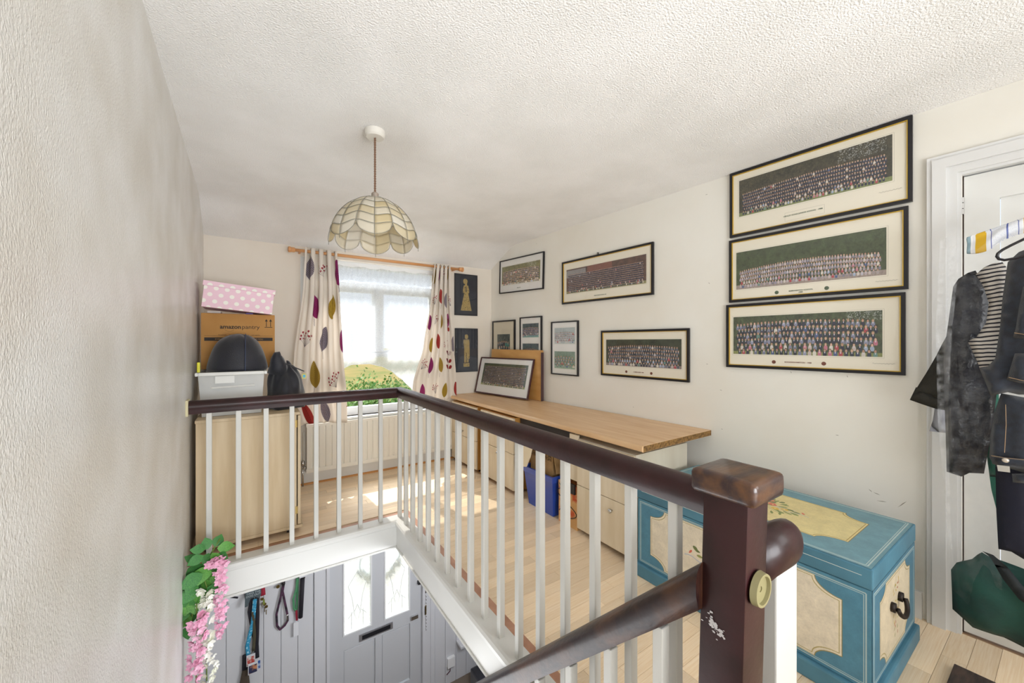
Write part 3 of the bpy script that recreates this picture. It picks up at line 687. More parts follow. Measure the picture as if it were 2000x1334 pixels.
picture('small black-framed photograph hung crooked nearest the corner above the two small ones', 'framed_photograph', onwall(3.81, 3.054, .746), .760, .380,
    [(.055, .925, .24, .80, crowd(640, 240, 8, 40, 5, GREY+['#6d5a50', '#8a7466'], ('#4a4a2a', '#8a8550'), ground='#cfc6a8', top=.25, bot=.95, pale=.8, sky=(.68, .9, .4), bright=1.15))], roll=math.radians(1.8), fw=.011, gold=False, mount=MOUNTW, caption=['MARCH 1992'])
picture('small framed team photograph nearest the window corner, half behind the wooden board', 'framed_photograph', onwall(3.955, 3.515, -.01), .435, .53,
    [(.22, .78, .22, .70, crowd(300, 300, 3, 7, 6, ['#1f2430', '#2a2f3c', '#2f7d72'], ('#202a26', '#6d7a74'), ground='#5f7f78', top=.3, bot=.92, pale=.3))], gold=False, fw=.016, mount=mat('buff_mount', '#cfc8b4', .8))
picture('framed pair of class photographs one above the other, partly behind the wooden board', 'framed_photograph', onwall(3.43, 3.078, -.0), .352, .545,
    [(.12, .86, .60, .87, crowd(320, 210, 5, 12, 7, ['#31406b', '#3a4a78', '#52628c'], ('#1f3038', '#4d6a70'), ground='#6fa39c', top=.3, bot=.86, pale=.7)),
     (.12, .86, .13, .48, crowd(320, 210, 5, 12, 8, ['#31406b', '#3a4a78', '#52628c'], ('#1f3038', '#4d6a70'), ground='#6fa39c', top=.3, bot=.86, pale=.7))], gold=False, fw=.012, mount=MOUNTW)
picture('tall framed pair of photographs with window glare painted into their colours', 'framed_photograph', onwall(2.937, 2.58, -.054), .357, .515,  # pale palettes put the glare on the glass into the prints
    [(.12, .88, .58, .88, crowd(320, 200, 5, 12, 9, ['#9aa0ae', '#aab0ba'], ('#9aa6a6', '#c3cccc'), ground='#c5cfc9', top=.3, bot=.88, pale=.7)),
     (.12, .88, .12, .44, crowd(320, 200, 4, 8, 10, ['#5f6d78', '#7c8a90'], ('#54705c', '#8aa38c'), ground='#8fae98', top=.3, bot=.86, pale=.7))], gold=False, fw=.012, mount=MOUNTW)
picture('black-framed school photograph hanging alone low on the wall above the worktop', 'framed_photograph', onwall(2.315, 1.54, -.09), .777, .382,
    [(.065, .925, .235, .80, crowd(800, 250, 6, 34, 11, ['#3b4050', '#4a5060', '#6a7084', '#23283a', '#555b70'], ('#20241c', '#3f4a30'), ground='#8d8078', top=.24, bot=.93, pale=.8))], caption=['COMMONSIDE 1990'], ink=INKR, crests=True)
# nails and hook
bm = bmesh.new(); box(bm, -.006, .006, -.006, .0, -.012, .012); tube(bm, [(-.004, -.008, -.01), (-.012, -.012, .0), (-.004, -.01, .012)], .0015, 5); tube(bm, [(.004, -.008, -.01), (.012, -.012, .0), (.004, -.01, .012)], .0015, 5)
hk = framed('picture_hook', (wallX(2.36), 2.36, .775), label='small metal picture hook above the wide framed photograph', cat='hook'); obj('hook_plate', bm, mat('dull_metal', '#6b6a66', .4, metal=.8), hk, local=True)

# brass rubbings on the window wall
def rubbing(kind, seed):
    w_, h_ = 240, 420; a = canvas(w_, h_, '#20242f'); n = nz2(h_, w_, 5, seed); yy, xx = np.mgrid[0:h_, 0:w_]; m = np.zeros((h_, w_), bool); cx = 118
    if kind == 0:
        m |= ((xx-cx+8)/26)**2+((yy-62)/30)**2 < 1; m |= (np.abs(xx-cx) < 12) & (yy > 84) & (yy < 110)
        m |= (np.abs(xx-cx) < 24+(np.clip(yy-100, 0, 50))*.25) & (yy > 104) & (yy < 190); m |= (np.abs(xx-cx-2) < 22+(yy-185)*.21) & (yy > 185) & (yy < 385)
        m &= ~((np.abs(xx-cx) < 5) & (yy > 120) & (yy < 180))
    else:
        m |= ((xx-cx)/20)**2+((yy-70)/26)**2 < 1; m |= (np.abs(xx-cx) < 36-np.abs(yy-130)*.12) & (yy > 98) & (yy < 170)
        m |= (np.abs(xx-cx) < 27) & (yy > 165) & (yy < 340); m |= (np.abs(xx-cx-30) < 8) & (yy > 120) & (yy < 300); m |= (np.abs(xx-cx) < 36) & (yy > 345) & (yy < 385)
        m &= ~((np.abs(xx-cx) < 3) & (yy > 240) & (yy < 345))
    tex = (n > .36) & (np.mod(yy+6*np.sin(xx/9), 9) > 1.6)
    a[m & tex] = srgb('#b39a5c'); a[m & ~tex] = srgb('#5c5038'); return a
F0 = Matrix.Rotation(0, 4, 'Z')
picture('dark framed gold brass rubbing of a robed lady, upper one beside the curtain rod end', 'framed_rubbing', (2.05, YW-.002, .552), .295, .478, [(.05, .95, .04, .96, rubbing(0, 3))], rot=(0, 0, 0), gold=None, fw=.009, depth=.012, mount=mat('rubbing_paper', '#20242f', .6))
picture('dark framed gold brass rubbing of an armoured figure, lower one above the worktop end', 'framed_rubbing', (2.055, YW-.002, -.088), .295, .505, [(.05, .95, .04, .96, rubbing(1, 5))], rot=(0, 0, 0), gold=None, fw=.009, depth=.012, mount=mat('rubbing_paper', '#20242f', .6))

# ------------------------------------------------------------------ worktop and what stands on it
wt = bmesh.new(); ZT = -.59
prism(wt, [(1.83, 1.395), (1.83, YW-.006), (wallX(YW)-.022, YW-.006), (wallX(1.395)-.004, 1.395)], 'z', ZT-.036, ZT)
bmesh.ops.bevel(wt, geom=[e for e in wt.edges if abs(e.verts[0].co.x-1.83) < .001 and abs(e.verts[1].co.x-1.83) < .001 and abs(e.verts[0].co.z-e.verts[1].co.z) < .001], offset=.012, segments=4, profile=.5, affect='EDGES')
WTM = mat('worktop_laminate', '#e2c199', .35, col2='#d2a97b', vs=3, stretch=(7, .9, 1), contrast=(.3, .7), spec=.4)
w_ = obj('worktop', wt, WTM); autosmooth(w_, 30); tag(w_, 'long beech effect worktop running along the right wall to the window', 'worktop')
bm = bmesh.new(); prism(bm, [(1.845, ZT-.0345), (wallX(1.4)-.006, ZT-.0345), (wallX(1.4)-.006, ZT-.0015), (1.845, ZT-.0015)], 'y', 1.3935, 1.3945); obj('cut_edge', bm, mat('chipboard_edge', '#8d6a3a', .9, col2='#5d4322', vs=60, contrast=(.4, .6)), w_, 'raw chipboard cut end')

PAN = mat('pale_maple_panel', '#e4d7bf', .45, col2='#d8c8ab', vs=5, stretch=(3, 3, .5))
CAR = mat('birch_side', '#c8974f', .5, col2='#b98640', vs=4, stretch=(2, 2, .4))
GRYP = mat('grey_maple_side', '#c9c2b2', .5, col2='#bdb4a2', vs=4, stretch=(2, 2, .4))
def pedestal(label, y0, y1, z1, z0, splits, x=1.855, depth=.5, knobs=(), side=CAR):
    t_ = thing('drawer_unit', label, 'drawer unit', (x+depth/2, (y0+y1)/2, FL))
    bm = bmesh.new(); T = .016
    for q in ((x, x+depth, y0, y0+T, z0, z1), (x, x+depth, y1-T, y1, z0, z1), (x, x+depth, y0+T, y1-T, z0, z0+T), (x, x+depth, y0+T, y1-T, z1-T, z1), (x+depth-.01, x+depth, y0+T, y1-T, z0+T, z1-T)): box(bm, *q)
    obj('body', bm, side, t_)
    zs = [z1-.004]+splits+[z0+.004]
    for k in range(len(zs)-1):
        d_ = obj('drawer', BX(x-.019, x-.001, y0+.001, y1-.001, zs[k+1]+.002, zs[k]-.002, bev=.0015, seg=1), PAN, t_)
        for (ky, kz) in knobs:
            if zs[k+1] < kz < zs[k]:
                bm = bmesh.new(); lathe(bm, [(0, -.03), (.008, -.03), (.014, -.024), (.013, -.014), (.005, -.008), (.005, 0), (0, 0)], (x-.019, ky, kz), 14, 'x'); obj('knob', bm, CHROME, d_, smooth=True)
    for (cx_, cy_) in ((x+.05, y0+.05), (x+.05, y1-.05), (x+depth-.05, y0+.05), (x+depth-.05, y1-.05)):
        bm = bmesh.new(); r = (z0-FL)/2; lathe(bm, [(0, -.01), (r*.9, -.01), (r, -.006), (r, .006), (r*.9, .01), (0, .01)], (cx_, cy_, FL+r), 14, 'y'); obj('castor', bm, BLACK, t_)
    return t_
pedestal('narrow pale two-drawer unit under the worktop, nearest the window', 3.36, 3.92, -.645, -1.272, [-.985], knobs=((3.64, -.93),))
pedestal('narrow pale two-drawer unit with a round knob, second from the window', 2.70, 3.27, -.645, -1.272, [-.957], knobs=((2.93, -.99), ))
pedestal('wide pale drawer unit under the near end of the worktop by the chest', 1.455, 1.93, -.66, -1.272, [-.97, ], knobs=((1.62, -1.035), ), side=GRYP, depth=.52)
ap = obj('apron_panel', BX(1.852, 1.866, 1.935, 2.02, -.96, -.64, bev=.001, seg=1), PAN); tag(ap, 'loose pale upright panel left of the wide drawer unit', 'panel')
uf = obj('worktop_support', BX(1.90, 1.916, 2.03, 2.69, -.72, ZT-.037, bev=.001, seg=1), mat('dark_support', '#2e2a2c', .6)); tag(uf, 'dark rail under the worktop over the knee space', 'rail')
# things in the knee space
t_ = thing('storage_box', 'blue plastic storage box with a folded rim in the knee space', 'storage box', (2.0, 2.36, FL))
BLUE = mat('blue_plastic', '#2f4fae', .35, coat=.2)
bm = bmesh.new()
def tray(bm, x0, x1, y0, y1, z0, z1, tp, th=.004):
    o_ = [(x0+tp, y0+tp, z0), (x1-tp, y0+tp, z0), (x1-tp, y1-tp, z0), (x0+tp, y1-tp, z0), (x0, y0, z1), (x1, y0, z1), (x1, y1, z1), (x0, y1, z1)]
    i_ = [(x0+tp+th, y0+tp+th, z0+th), (x1-tp-th, y0+tp+th, z0+th), (x1-tp-th, y1-tp-th, z0+th), (x0+tp+th, y1-tp-th, z0+th), (x0+th, y0+th, z1), (x1-th, y0+th, z1), (x1-th, y1-th, z1), (x0+th, y1-th, z1)]
    A = [bm.verts.new(p) for p in o_]; B = [bm.verts.new(p) for p in i_]
    bm.faces.new((A[3], A[2], A[1], A[0])); bm.faces.new((B[0], B[1], B[2], B[3]))
    for k in range(4):
        j = (k+1) % 4; bm.faces.new((A[k], A[j], A[j+4], A[k+4])); bm.faces.new((B[j], B[k], B[k+4], B[j+4])); bm.faces.new((A[k+4], A[j+4], B[j+4], B[k+4]))
    return bm
obj('tub', tray(bm, 1.83, 2.2, 2.18, 2.54, FL+.001, -1.02, .03), BLUE, t_)
bm = bmesh.new()
for q in ((1.815, 1.832, 2.165, 2.555), (2.198, 2.215, 2.165, 2.555), (1.832, 2.198, 2.165, 2.182), (1.832, 2.198, 2.538, 2.555)): box(bm, q[0], q[1], q[2], q[3], -1.035, -.995)
obj('rim', bm, BLUE, t_)
t_ = thing('cardboard_carton', 'open brown printed cardboard carton standing in the blue storage box', 'box', (2.0, 2.36, -1.29))
CARD = mat('brown_card', '#a9875a', .8, col2='#8f6f45', vs=14)
obj('carton', tray(bmesh.new(), 1.87, 2.16, 2.225, 2.50, -1.29, -.80, .0), CARD, t_)
bm = bmesh.new(); box(bm, 1.866, 1.87, 2.235, 2.49, -.90, -.82)
obj('print_band', bm, mat('carton_print', '#8c6a3c', .8, col2='#4d3a24', vs=60, contrast=(.45, .55)), t_)
bm = bmesh.new(); prism(bm, [(2.22, -.80), (2.226, -.80), (2.186, -.98), (2.18, -.98)], 'x', 1.87, 2.15); obj('flap', bm, CARD, t_)
pts = []
sl = bmesh.new(); prism(sl, [(2.36, -.72), (2.52, -.72), (2.52, -1.0), (2.47, -.99), (2.42, -.9)], 'x', 1.80, 1.812); bmesh.ops.bevel(sl, geom=list(sl.edges), offset=.003, segments=2, affect='EDGES')
o = obj('paper_sheet', sl, mat('cream_paper', '#e9dcc0', .8)); tag(o, 'cream patterned paper sheet leaning against the brown carton', 'paper')
t_ = thing('paper_bag', 'orange printed paper carrier bag on the floor beside the blue box', 'bag', (1.98, 2.03, FL))
bm = bmesh.new(); o_ = []
for z, e in ((FL, 0), (-1.15, .004), (-1.05, -.004), (-1.0, -.01)):
    o_.append([bm.verts.new(p) for p in ((1.86+e, 1.95, z), (2.1, 1.95, z), (2.1, 2.145+e, z), (1.86+e, 2.145+e, z))])
for a, b in zip(o_, o_[1:]):
    for k in range(4): bm.faces.new((a[k], a[(k+1) % 4], b[(k+1) % 4], b[k]))
bm.faces.new(o_[0][::-1]); shade(bm)
bag = obj('bag_body', bm, mat('orange_print_paper', '#dfae72', .7, col2='#c9582f', vs=9, stretch=(1, 1, 1.5), contrast=(.5, .62)), t_); bag.modifiers.new('s', 'SOLIDIFY').thickness = .002
bm = bmesh.new(); tube(bm, [(1.853, 2.13-.05*math.sin(PI*i/16), -1.02-.2*i/16) for i in range(17)], .003, 6); tube(bm, [(1.853, 2.05+.1*math.sin(i/20*7), -1.03-.25*i/20) for i in range(21)], .003, 6)
o = obj('cable', bm, BLACK); tag(o, 'black cable looping over the orange paper bag', 'cable')
o = obj('black_tab', BX(1.838, 1.85, 1.955, 2.02, -1.055, -.985, bev=.002), BLACK); tag(o, 'small black flat gadget above the orange paper bag', 'gadget')
bm = bmesh.new(); lathe(bm, [(0, 0), (.012, 0), (.014, .01), (.01, .03), (0, .034)], (1.835, 2.02, FL), 12); o = obj('metal_cap', bm, CHROME, smooth=True); tag(o, 'small shiny metal cap on the floor before the orange bag', 'cap')

# leaning board and photograph
b_ = bmesh.new(); y0_, y1_ = 3.03, 3.93
q_ = [(wallX(y_)-o_, y_, z_) for z_, oo in ((ZT+.001, (.062, .044)), (-.078, (.044, .026))) for y_, o_ in ((y0_, oo[0]), (y0_, oo[1]), (y1_, oo[1]), (y1_, oo[0]))]
v_ = [b_.verts.new(p) for p in q_]
for f in ((3, 2, 1, 0), (4, 5, 6, 7), (0, 1, 5, 4), (1, 2, 6, 5), (2, 3, 7, 6), (3, 0, 4, 7)): b_.faces.new([v_[i] for i in f])
bmesh.ops.bevel(b_, geom=list(b_.edges), offset=.006, segments=2, affect='EDGES'); shade(b_)
o = obj('wooden_board', b_, mat('golden_ply', '#d6a769', .45, col2='#c4924f', vs=3, stretch=(2, 1, 3))); tag(o, 'golden wooden board leaning upright on the worktop behind the leaning photograph', 'board')
obj('board_edge', BX(wallX(3.03)-.066, wallX(3.03)-.036, 3.022, 3.0285, ZT+.002, -.10), mat('dark_edge', '#4b3436', .5), o)
LR = Matrix.Rotation(-math.radians(80.5), 4, 'Z') @ Matrix.Rotation(-math.radians(14), 4, 'X')
picture('dark brown framed crowd photograph leaning against the board on the worktop', 'framed_photograph', (2.232, 3.545, ZT+.218), .86, .42,
    [(.09, .92, .24, .84, crowd(900, 260, 12, 74, 12, ['#2c2a2e', '#3a373c', '#27314f'], ('#26301f', '#4a5530'), ground='#9aa052', top=.10, bot=.95, pale=.15, arch=0))], rot=(0, 0, 0, LR), gold=False, fw=.014, border=mat('plum_frame', '#4a2a2c', .35), mount=MOUNTW, depth=.016)

# ------------------------------------------------------------------ painted chest
def chestface(w_, h_, base, panel, rim, flowers, seed, px, py, conc=46, lines=True, handle=False):
    a = canvas(w_, h_, base); n = nz2(h_, w_, 40, seed)[..., None]; n3 = nz2(h_, w_, 5, seed+2)[..., None]; a *= (.9+.14*n+.06*n3)
    yy, xx = np.mgrid[0:h_, 0:w_]
    def inside(ix, iy, c): 
        m = (xx > ix) & (xx < w_-ix) & (yy > iy) & (yy < h_-iy)
        for qx in (ix, w_-ix):
            for qy in (iy, h_-iy): m &= ~((np.abs(xx-qx) < c*1.0) & (np.abs(yy-qy) < c*.55)) ; m &= ~(((xx-qx)/(c*1.9))**2+((yy-qy)/(c*1.15))**2 < 1)
        return m
    m = inside(px, py, conc); a[m] = (srgb(panel)*(.9+.12*n+.08*n3))[m]
    m2 = inside(px+10, py+10, conc) & ~inside(px+13, py+13, conc); a[m2] = srgb(rim)*.95
    edge = m & ~inside(px+3, py+3, conc); a[edge] = srgb(rim)*.8
    if lines:
        for e, th in ((16, 2.2), (24, 1.2)):
            m = ((np.abs(xx-e) < th) | (np.abs(xx-(w_-e)) < th)) & (yy > e) & (yy < h_-e) | ((np.abs(yy-e) < th) | (np.abs(yy-(h_-e)) < th)) & (xx > e) & (xx < w_-e)
            a[m] = a[m]*.35+srgb('#d8dcd0')*.65
    r = random.Random(seed); cx, cy = w_/2, h_/2
    if flowers:
        for k in range(6): g = r.uniform(0, 6.28); seg(a, cx, cy+10, cx+math.cos(g)*190, cy+math.sin(g)*110, 1.6, '#8f9ec4' if k % 2 else '#9aa070')
        for k in range(64):
            g = r.uniform(0, 6.28); d_ = r.uniform(15, 205); leaf(a, cx+math.cos(g)*d_, cy+math.sin(g)*d_*.62, r.uniform(16, 26), r.uniform(7, 11), g+r.uniform(-.5, .5), r.choice(['#8f9a55', '#a5a766', '#6f7c4a']), '#5b6238')
        for k in range(20):
            g = r.uniform(0, 6.28); d_ = r.uniform(0, 170); x, y_ = cx+math.cos(g)*d_, cy+math.sin(g)*d_*.6; c = r.choice(['#cf6a55', '#d98a6c', '#d8b24c', '#a99ac6', '#c9564a'])
            for q in range(5): dot(a, x+math.cos(q*1.256)*11, y_+math.sin(q*1.256)*9, 10, c)
            dot(a, x, y_, 5, '#e6cf90')
        for sx in (-1, 1):
            for k in range(40): dot(a, cx+sx*(100+k*4), cy+12*math.sin(k/7)+k*.5, 2, '#93a5c8')
            leaf(a, cx+sx*220, cy-20, 16, 6, .9*sx, '#cf6a55')
    if handle:
        for k in range(26): leaf(a, cx+r.uniform(-40, 40), cy+r.uniform(-120, 120), 9, 4, r.uniform(0, 3), r.choice(['#a86a4a', '#8d8a4c', '#b9a04c']))
    return a
CH = thing('painted_chest', 'blue painted blanket chest with cream floral panels against the right wall', 'chest', (2.12, .905, FL))
CB = mat('chest_blue', '#4f8298', .5, col2='#427084', vs=5, bump=.15, bs=40); cx0, cx1, cy0, cy1, czt = 1.80, 2.42, .408, 1.405, -.80
def facepanel(name, quad, arr, parent, lab=None):
    bm = bmesh.new(); plane_uv(bm, *quad); f = bm.faces[:] if False else None
    return obj(name, bm, imgmat(name, arr, .5, bump=.15), parent, lab)
body = obj('chest_body', BX(cx0+.004, cx1, cy0+.004, cy1-.004, FL+.07, czt-.075, bev=.004), CB, CH)
lid = obj('lid', BX(cx0, cx1, cy0, cy1, czt-.073, czt, bev=.005), CB, CH)
obj('plinth', BX(cx0-.016, cx1, cy0-.014, cy1+.014, FL, FL+.07, bev=.008), CB, CH)
e = .0012
facepanel('front_painting', ((cx0+.004-e, cy1-.006, FL+.072), (cx0+.004-e, cy0+.006, FL+.072), (cx0+.004-e, cy0+.006, czt-.077), (cx0+.004-e, cy1-.006, czt-.077)), chestface(1200, 432, '#4c8199', '#dfd5c0', '#b3a468', True, 4, 96, 24, 54), body, 'cream panel with a painted bouquet')
facepanel('end_painting', ((cx0+.006, cy0+.004-e, FL+.072), (cx1-.002, cy0+.004-e, FL+.072), (cx1-.002, cy0+.004-e, czt-.077), (cx0+.006, cy0+.004-e, czt-.077)), chestface(620, 360, '#43758c', '#cfc2a8', '#a8995f', False, 6, 90, 26, 40, handle=True), body)  # darker blue and cream put the end's shade into the paint
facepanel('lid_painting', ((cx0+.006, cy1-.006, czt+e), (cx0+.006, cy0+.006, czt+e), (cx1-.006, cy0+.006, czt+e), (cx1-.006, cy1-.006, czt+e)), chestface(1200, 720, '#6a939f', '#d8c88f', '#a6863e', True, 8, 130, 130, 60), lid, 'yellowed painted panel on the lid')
bm = bmesh.new(); zz = czt-.02
obj('lid_line', BX(cx0-.0008, cx0+.002, cy0+.03, cy1-.03, czt-.031, czt-.0292), mat('cream_line', '#c9d2cc', .6), lid)
bm = bmesh.new(); tube(bm, [(2.10+.055*math.cos(PI*k/14), .392-.012*math.sin(PI*k/14), -1.02-.04*math.sin(PI*k/14)) for k in range(15)], .008, 8)
for x in (2.045, 2.155): lathe(bm, [(0, -.01), (.018, -.008), (.018, .006), (0, .006)], (x, .406, -1.02), 12, 'y')
obj('iron_handle', bm, mat('dark_iron', '#2c2420', .5, metal=.5), CH, smooth=True)

# ------------------------------------------------------------------ cabinet by the left wall and its load
CV_ = mat('limed_oak_veneer', '#d9c5a4', .45, col2='#c7ae88', vs=3.5, stretch=(6, 6, .5), contrast=(.3, .72))
cb = thing('cabinet', 'pale wood veneer cabinet on castors behind the left balusters', 'cabinet', (-.01, 3.28, FL))
zt_, zb_ = -.475, -1.268
bm = bmesh.new()
for q in ((-.288, .247, 3.0, 3.018, zb_+.02, zt_-.02), (-.288, .247, 3.54, 3.558, zb_+.02, zt_-.02), (-.288, -.272, 3.018, 3.54, zb_+.02, zt_-.02)): box(bm, *q)
obj('carcass', bm, CV_, cb)
obj('top_panel', BX(-.292, .268, 2.996, 3.562, zt_-.019, zt_, bev=.002), CV_, cb); obj('bottom_panel', BX(-.292, .285, 2.996, 3.562, zb_, zb_+.019, bev=.002), CV_, cb)
dd = obj('door', BX(.254, .272, 3.002, 3.55, zb_+.024, zt_-.024, bev=.002), CV_, cb)
for z in (-.58, -1.17): 
    bm = bmesh.new(); lathe(bm, [(0, 0), (.005, 0), (.005, .05), (0, .05)], (.2505, 3.004, z), 8); box(bm, .240, .2475, 2.9965, 3.0, z, z+.05); obj('hinge', bm, BRASS, dd)
for (x, y_) in ((-.24, 3.05), (.2, 3.05), (-.24, 3.5), (.2, 3.5)):
    bm = bmesh.new(); r = .018; lathe(bm, [(0, -.009), (r, -.007), (r, .007), (0, .009)], (x, y_, FL+r), 14, 'x'); obj('castor', bm, BLACK, cb)
TUBP = seemat('clear_tub_plastic', '#dfe0de', .62, .25, nscale=3, namp=.08)
tb = thing('plastic_tub', 'clear plastic storage tub with pale rim on the left cabinet', 'tub', (-.115, 3.32, zt_))
obj('tub', tray(bmesh.new(), -.286, .064, 3.09, 3.55, zt_+.002, -.205, .018, .003), TUBP, tb)
bm = bmesh.new()
for q in ((-.300, -.284, 3.07, 3.565), (.062, .080, 3.07, 3.565), (-.284, .062, 3.07, 3.088), (-.284, .062, 3.549, 3.565)): box(bm, q[0], q[1], q[2], q[3], -.212, -.19)
bmesh.ops.bevel(bm, geom=list(bm.edges), offset=.003, segments=1, affect='EDGES'); obj('rim', bm, mat('tub_rim', '#dcdcd8', .35), tb)
bm = bmesh.new(); box(bm, -.20, -.10, 3.083, 3.088, -.262, -.215); obj('latch_plate', bm, mat('tub_rim', '#dcdcd8', .35), tb)
tube(bm := bmesh.new(), [(-.22, 3.093, -.29), (.01, 3.093, -.283)], .006, 6); obj('rib', bm, mat('tub_rim', '#dcdcd8', .35), tb)
o = obj('folded_papers', BX(-.26, .04, 3.13, 3.52, zt_+.006, -.26, bev=.01), mat('grey_papers', '#a9a9aa', .8, col2='#8e9298', vs=7)); tag(o, 'grey folded papers stacked inside the clear plastic tub', 'papers')
CARD2 = mat('tan_cardboard', '#bd8b4c', .75, col2='#b07f42', vs=5)
am = thing('cardboard_box', 'tan printed delivery box standing behind the black dome-shaped bag', 'box', (-.08, 3.5, -.188))
obj('carton', BX(-.300, .137, 3.42, 3.70, -.188, .207, bev=.003), CARD2, am)
BLK = mat('print_black', '#2a2320', .7)
fy = 3.4195
bm = bmesh.new(); box(bm, -.282, .123, fy, 3.4203, .012, .036); obj('print_band', bm, BLK, am)
bm = bmesh.new(); box(bm, -.282, .123, fy, 3.4203, .0475, .049); obj('print_line', bm, BLK, am)
M0 = lambda x, z: Matrix.Translation(Vector((x, fy, z))-ORG[am]) @ Matrix.Rotation(PI/2, 4, 'X')
_a = text('lettering', 'amazon', .040, BLK, am, M0(-.195, .100), align='LEFT', bold=.0010); _w = max(v.co.x for v in _a.data.vertices)+ORG[am].x
text('lettering', 'pantry', .042, BLK, am, M0(_w+.005, .100), align='LEFT')
TANL = mat('print_tan', '#b98a50', .7)
M1 = lambda x, z: Matrix.Translation(Vector((x, fy-.0003, z))-ORG[am]) @ Matrix.Rotation(PI/2, 4, 'X')
text('lettering', 'EVERYDAY ESSENTIALS DELIVERED TO YOU', .0145, TANL, am, M1(-.08, .019))
text('lettering', 'household  ·  grocery  ·  health & beauty  ·  pet supplies', .011, BLK, am, M0(-.08, .052))
bm = bmesh.new(); tube(bm, [(-.168+.055*k/12, fy, .092-.012*math.sin(PI*k/12)) for k in range(13)], .0016, 5, flat=.4); obj('smile_mark', bm, BLK, am)
for x in (.083, .110):
    bm = bmesh.new(); box(bm, x-.002, x+.002, fy, 3.4203, .118, .16); prism(bm, [(x-.009, .158), (x+.009, .158), (x, .176)], 'y', fy, 3.4203); obj('arrow_mark', bm, BLK, am)
bm = bmesh.new(); box(bm, .072, .121, fy, 3.4203, .112, .116); obj('arrow_base', bm, BLK, am)
# polka dot box
dots_a = canvas(700, 270, '#efcbd9'); r = random.Random(3)
for j in range(5):
    for i in range(9):
        for q in range(1): 
            yy, xx = np.mgrid[-26:27, -26:27]; put(dots_a, np.clip(25-np.hypot(xx, yy), 0, 1), srgb('#f5f1e9'), int((i+(.5 if j % 2 else 0))*106+10)-26, int(j*80+34)-26)
PK = thing('polka_dot_box', 'pink lidded box with white polka dots tilted on the delivery box', 'box', (-.09, 3.5, .209), rot=(0, math.radians(5.5), 0))
def pk(n_, b, m, p): return obj(n_, b, m, p, local=True)
PINK = mat('pink_card', '#efcbd9', .6)
bd = pk('box_body', BX(-.205, .205, -.14, .14, .019, .175, bev=.002), PINK, PK)
for nm, qd, rep in (('dot_print', ((-.205, -.1408, .02), (.205, -.1408, .02), (.205, -.1408, .174), (-.205, -.1408, .174)), 1),):
    bm = bmesh.new(); plane_uv(bm, *qd); pk(nm, bm, imgmat('dots', dots_a, .6), bd)
ld = pk('lid', BX(-.212, .212, -.147, .147, .166, .200, bev=.002), PINK, PK)
bm = bmesh.new(); plane_uv(bm, (-.211, -.1478, .169), (.211, -.1478, .169), (.211, -.1478, .198), (-.211, -.1478, .198)); pk('dot_print', bm, imgmat('dots_lid', dots_a[70:125], .6), ld)
o = obj('crumpled_tissue', (BX(-.27, -.19, 3.45, 3.6, .208, .226, bev=.008)), mat('tissue', '#d9d3cc', .9)); tag(o, 'scrap of white tissue poking out under the polka dot box', 'tissue')
o = obj('purple_ribbon', BX(-.045, .0, 3.425, 3.45, .2075, .217, bev=.003), mat('purple_ribbon', '#6a5f9c', .7)); tag(o, 'purple ribbon end under the polka dot box', 'ribbon')

NYL = mat('black_nylon', '#15161f', .6, col2='#1e202c', vs=6, bump=.25, bs=160, sheen=.3)
def dome(name, c, rx, ry, h_, seed, gores=6, lump=.08):
    bm = bmesh.new(); NA, NR = 60, 22; rings = []
    for j in range(NR+1):
        t = j/NR; rr = math.cos(PI*.5*t)**.85 if t < 1 else 0; z = h_*math.sin(PI*.5*t); row = []
        for k in range(NA):
            a = 2*PI*k/NA; g = 1+.035*abs(math.sin(a*gores/2))*rr; n_ = lump*noise.noise((math.cos(a)*1.6+seed, math.sin(a)*1.6, t*2.5))
            q = rr*g*(1+n_); zz = z*(1+n_*.6)
            if j == 0: q *= .94
            row.append(bm.verts.new((c[0]+math.cos(a)*rx*q, c[1]+math.sin(a)*ry*q, c[2]+zz)))
        rings.append(row)
    for a, b in zip(rings, rings[1:]):
        for k in range(NA): bm.faces.new((a[k], a[(k+1) % NA], b[(k+1) % NA], b[k]))
    bm.faces.new(rings[0][::-1]); bmesh.ops.remove_doubles(bm, verts=bm.verts, dist=1e-5); return shade(bm)
hb = thing('helmet_bag', 'round black dome-shaped fabric bag sitting on the clear tub', 'bag', (-.08, 3.255, -.195))
obj('bag_shell', dome('d', (-.085, 3.25, -.192), .168, .162, .25, 2, 6, .05), NYL, hb, smooth=True)
bm = bmesh.new(); tube(bm, [(-.085+.168*math.sin(a)*.35+.02, 3.25-.166*math.cos(PI/2*t)*1.02, -.19+.247*math.sin(PI/2*t)**.9+.003) for t, a in [(k/14, .4) for k in range(15)]], .003, 5); obj('seam_piping', bm, mat('navy_piping', '#39425c', .5), hb, smooth=True)
b2 = thing('fabric_bag', 'slumped black fabric bag with a small bright label, right of the tub', 'bag', (.2, 3.30, zt_))
bm = dome('d', (.205, 3.30, zt_+.001), .130, .16, .31, 9, 5, .28); obj('bag_shell', bm, NYL, b2, smooth=True)
bm = bmesh.new(); tube(bm, [(.15, 3.26, -.22), (.152, 3.25, -.16), (.145, 3.25, -.115), (.15, 3.24, -.085), (.165, 3.24, -.08)], lambda t: .05*(1-t)+.016, 10); obj('drawstring_neck', bm, NYL, b2, smooth=True)
bm = bmesh.new(); tube(bm, [(.19, 3.19, -.15), (.24, 3.18, -.175), (.31, 3.19, -.21)], .010, 6, flat=.4); obj('strap', bm, NYL, b2, smooth=True)
for (q, c) in (((.296, .322, 3.170, 3.172, -.262, -.228), '#d8cf3c'), ((.301, .318, 3.168, 3.170, -.256, -.234), '#4fa6c9')):
    obj('label_patch', BX(*q), mat('label_'+c[1:], c, .5), b2)
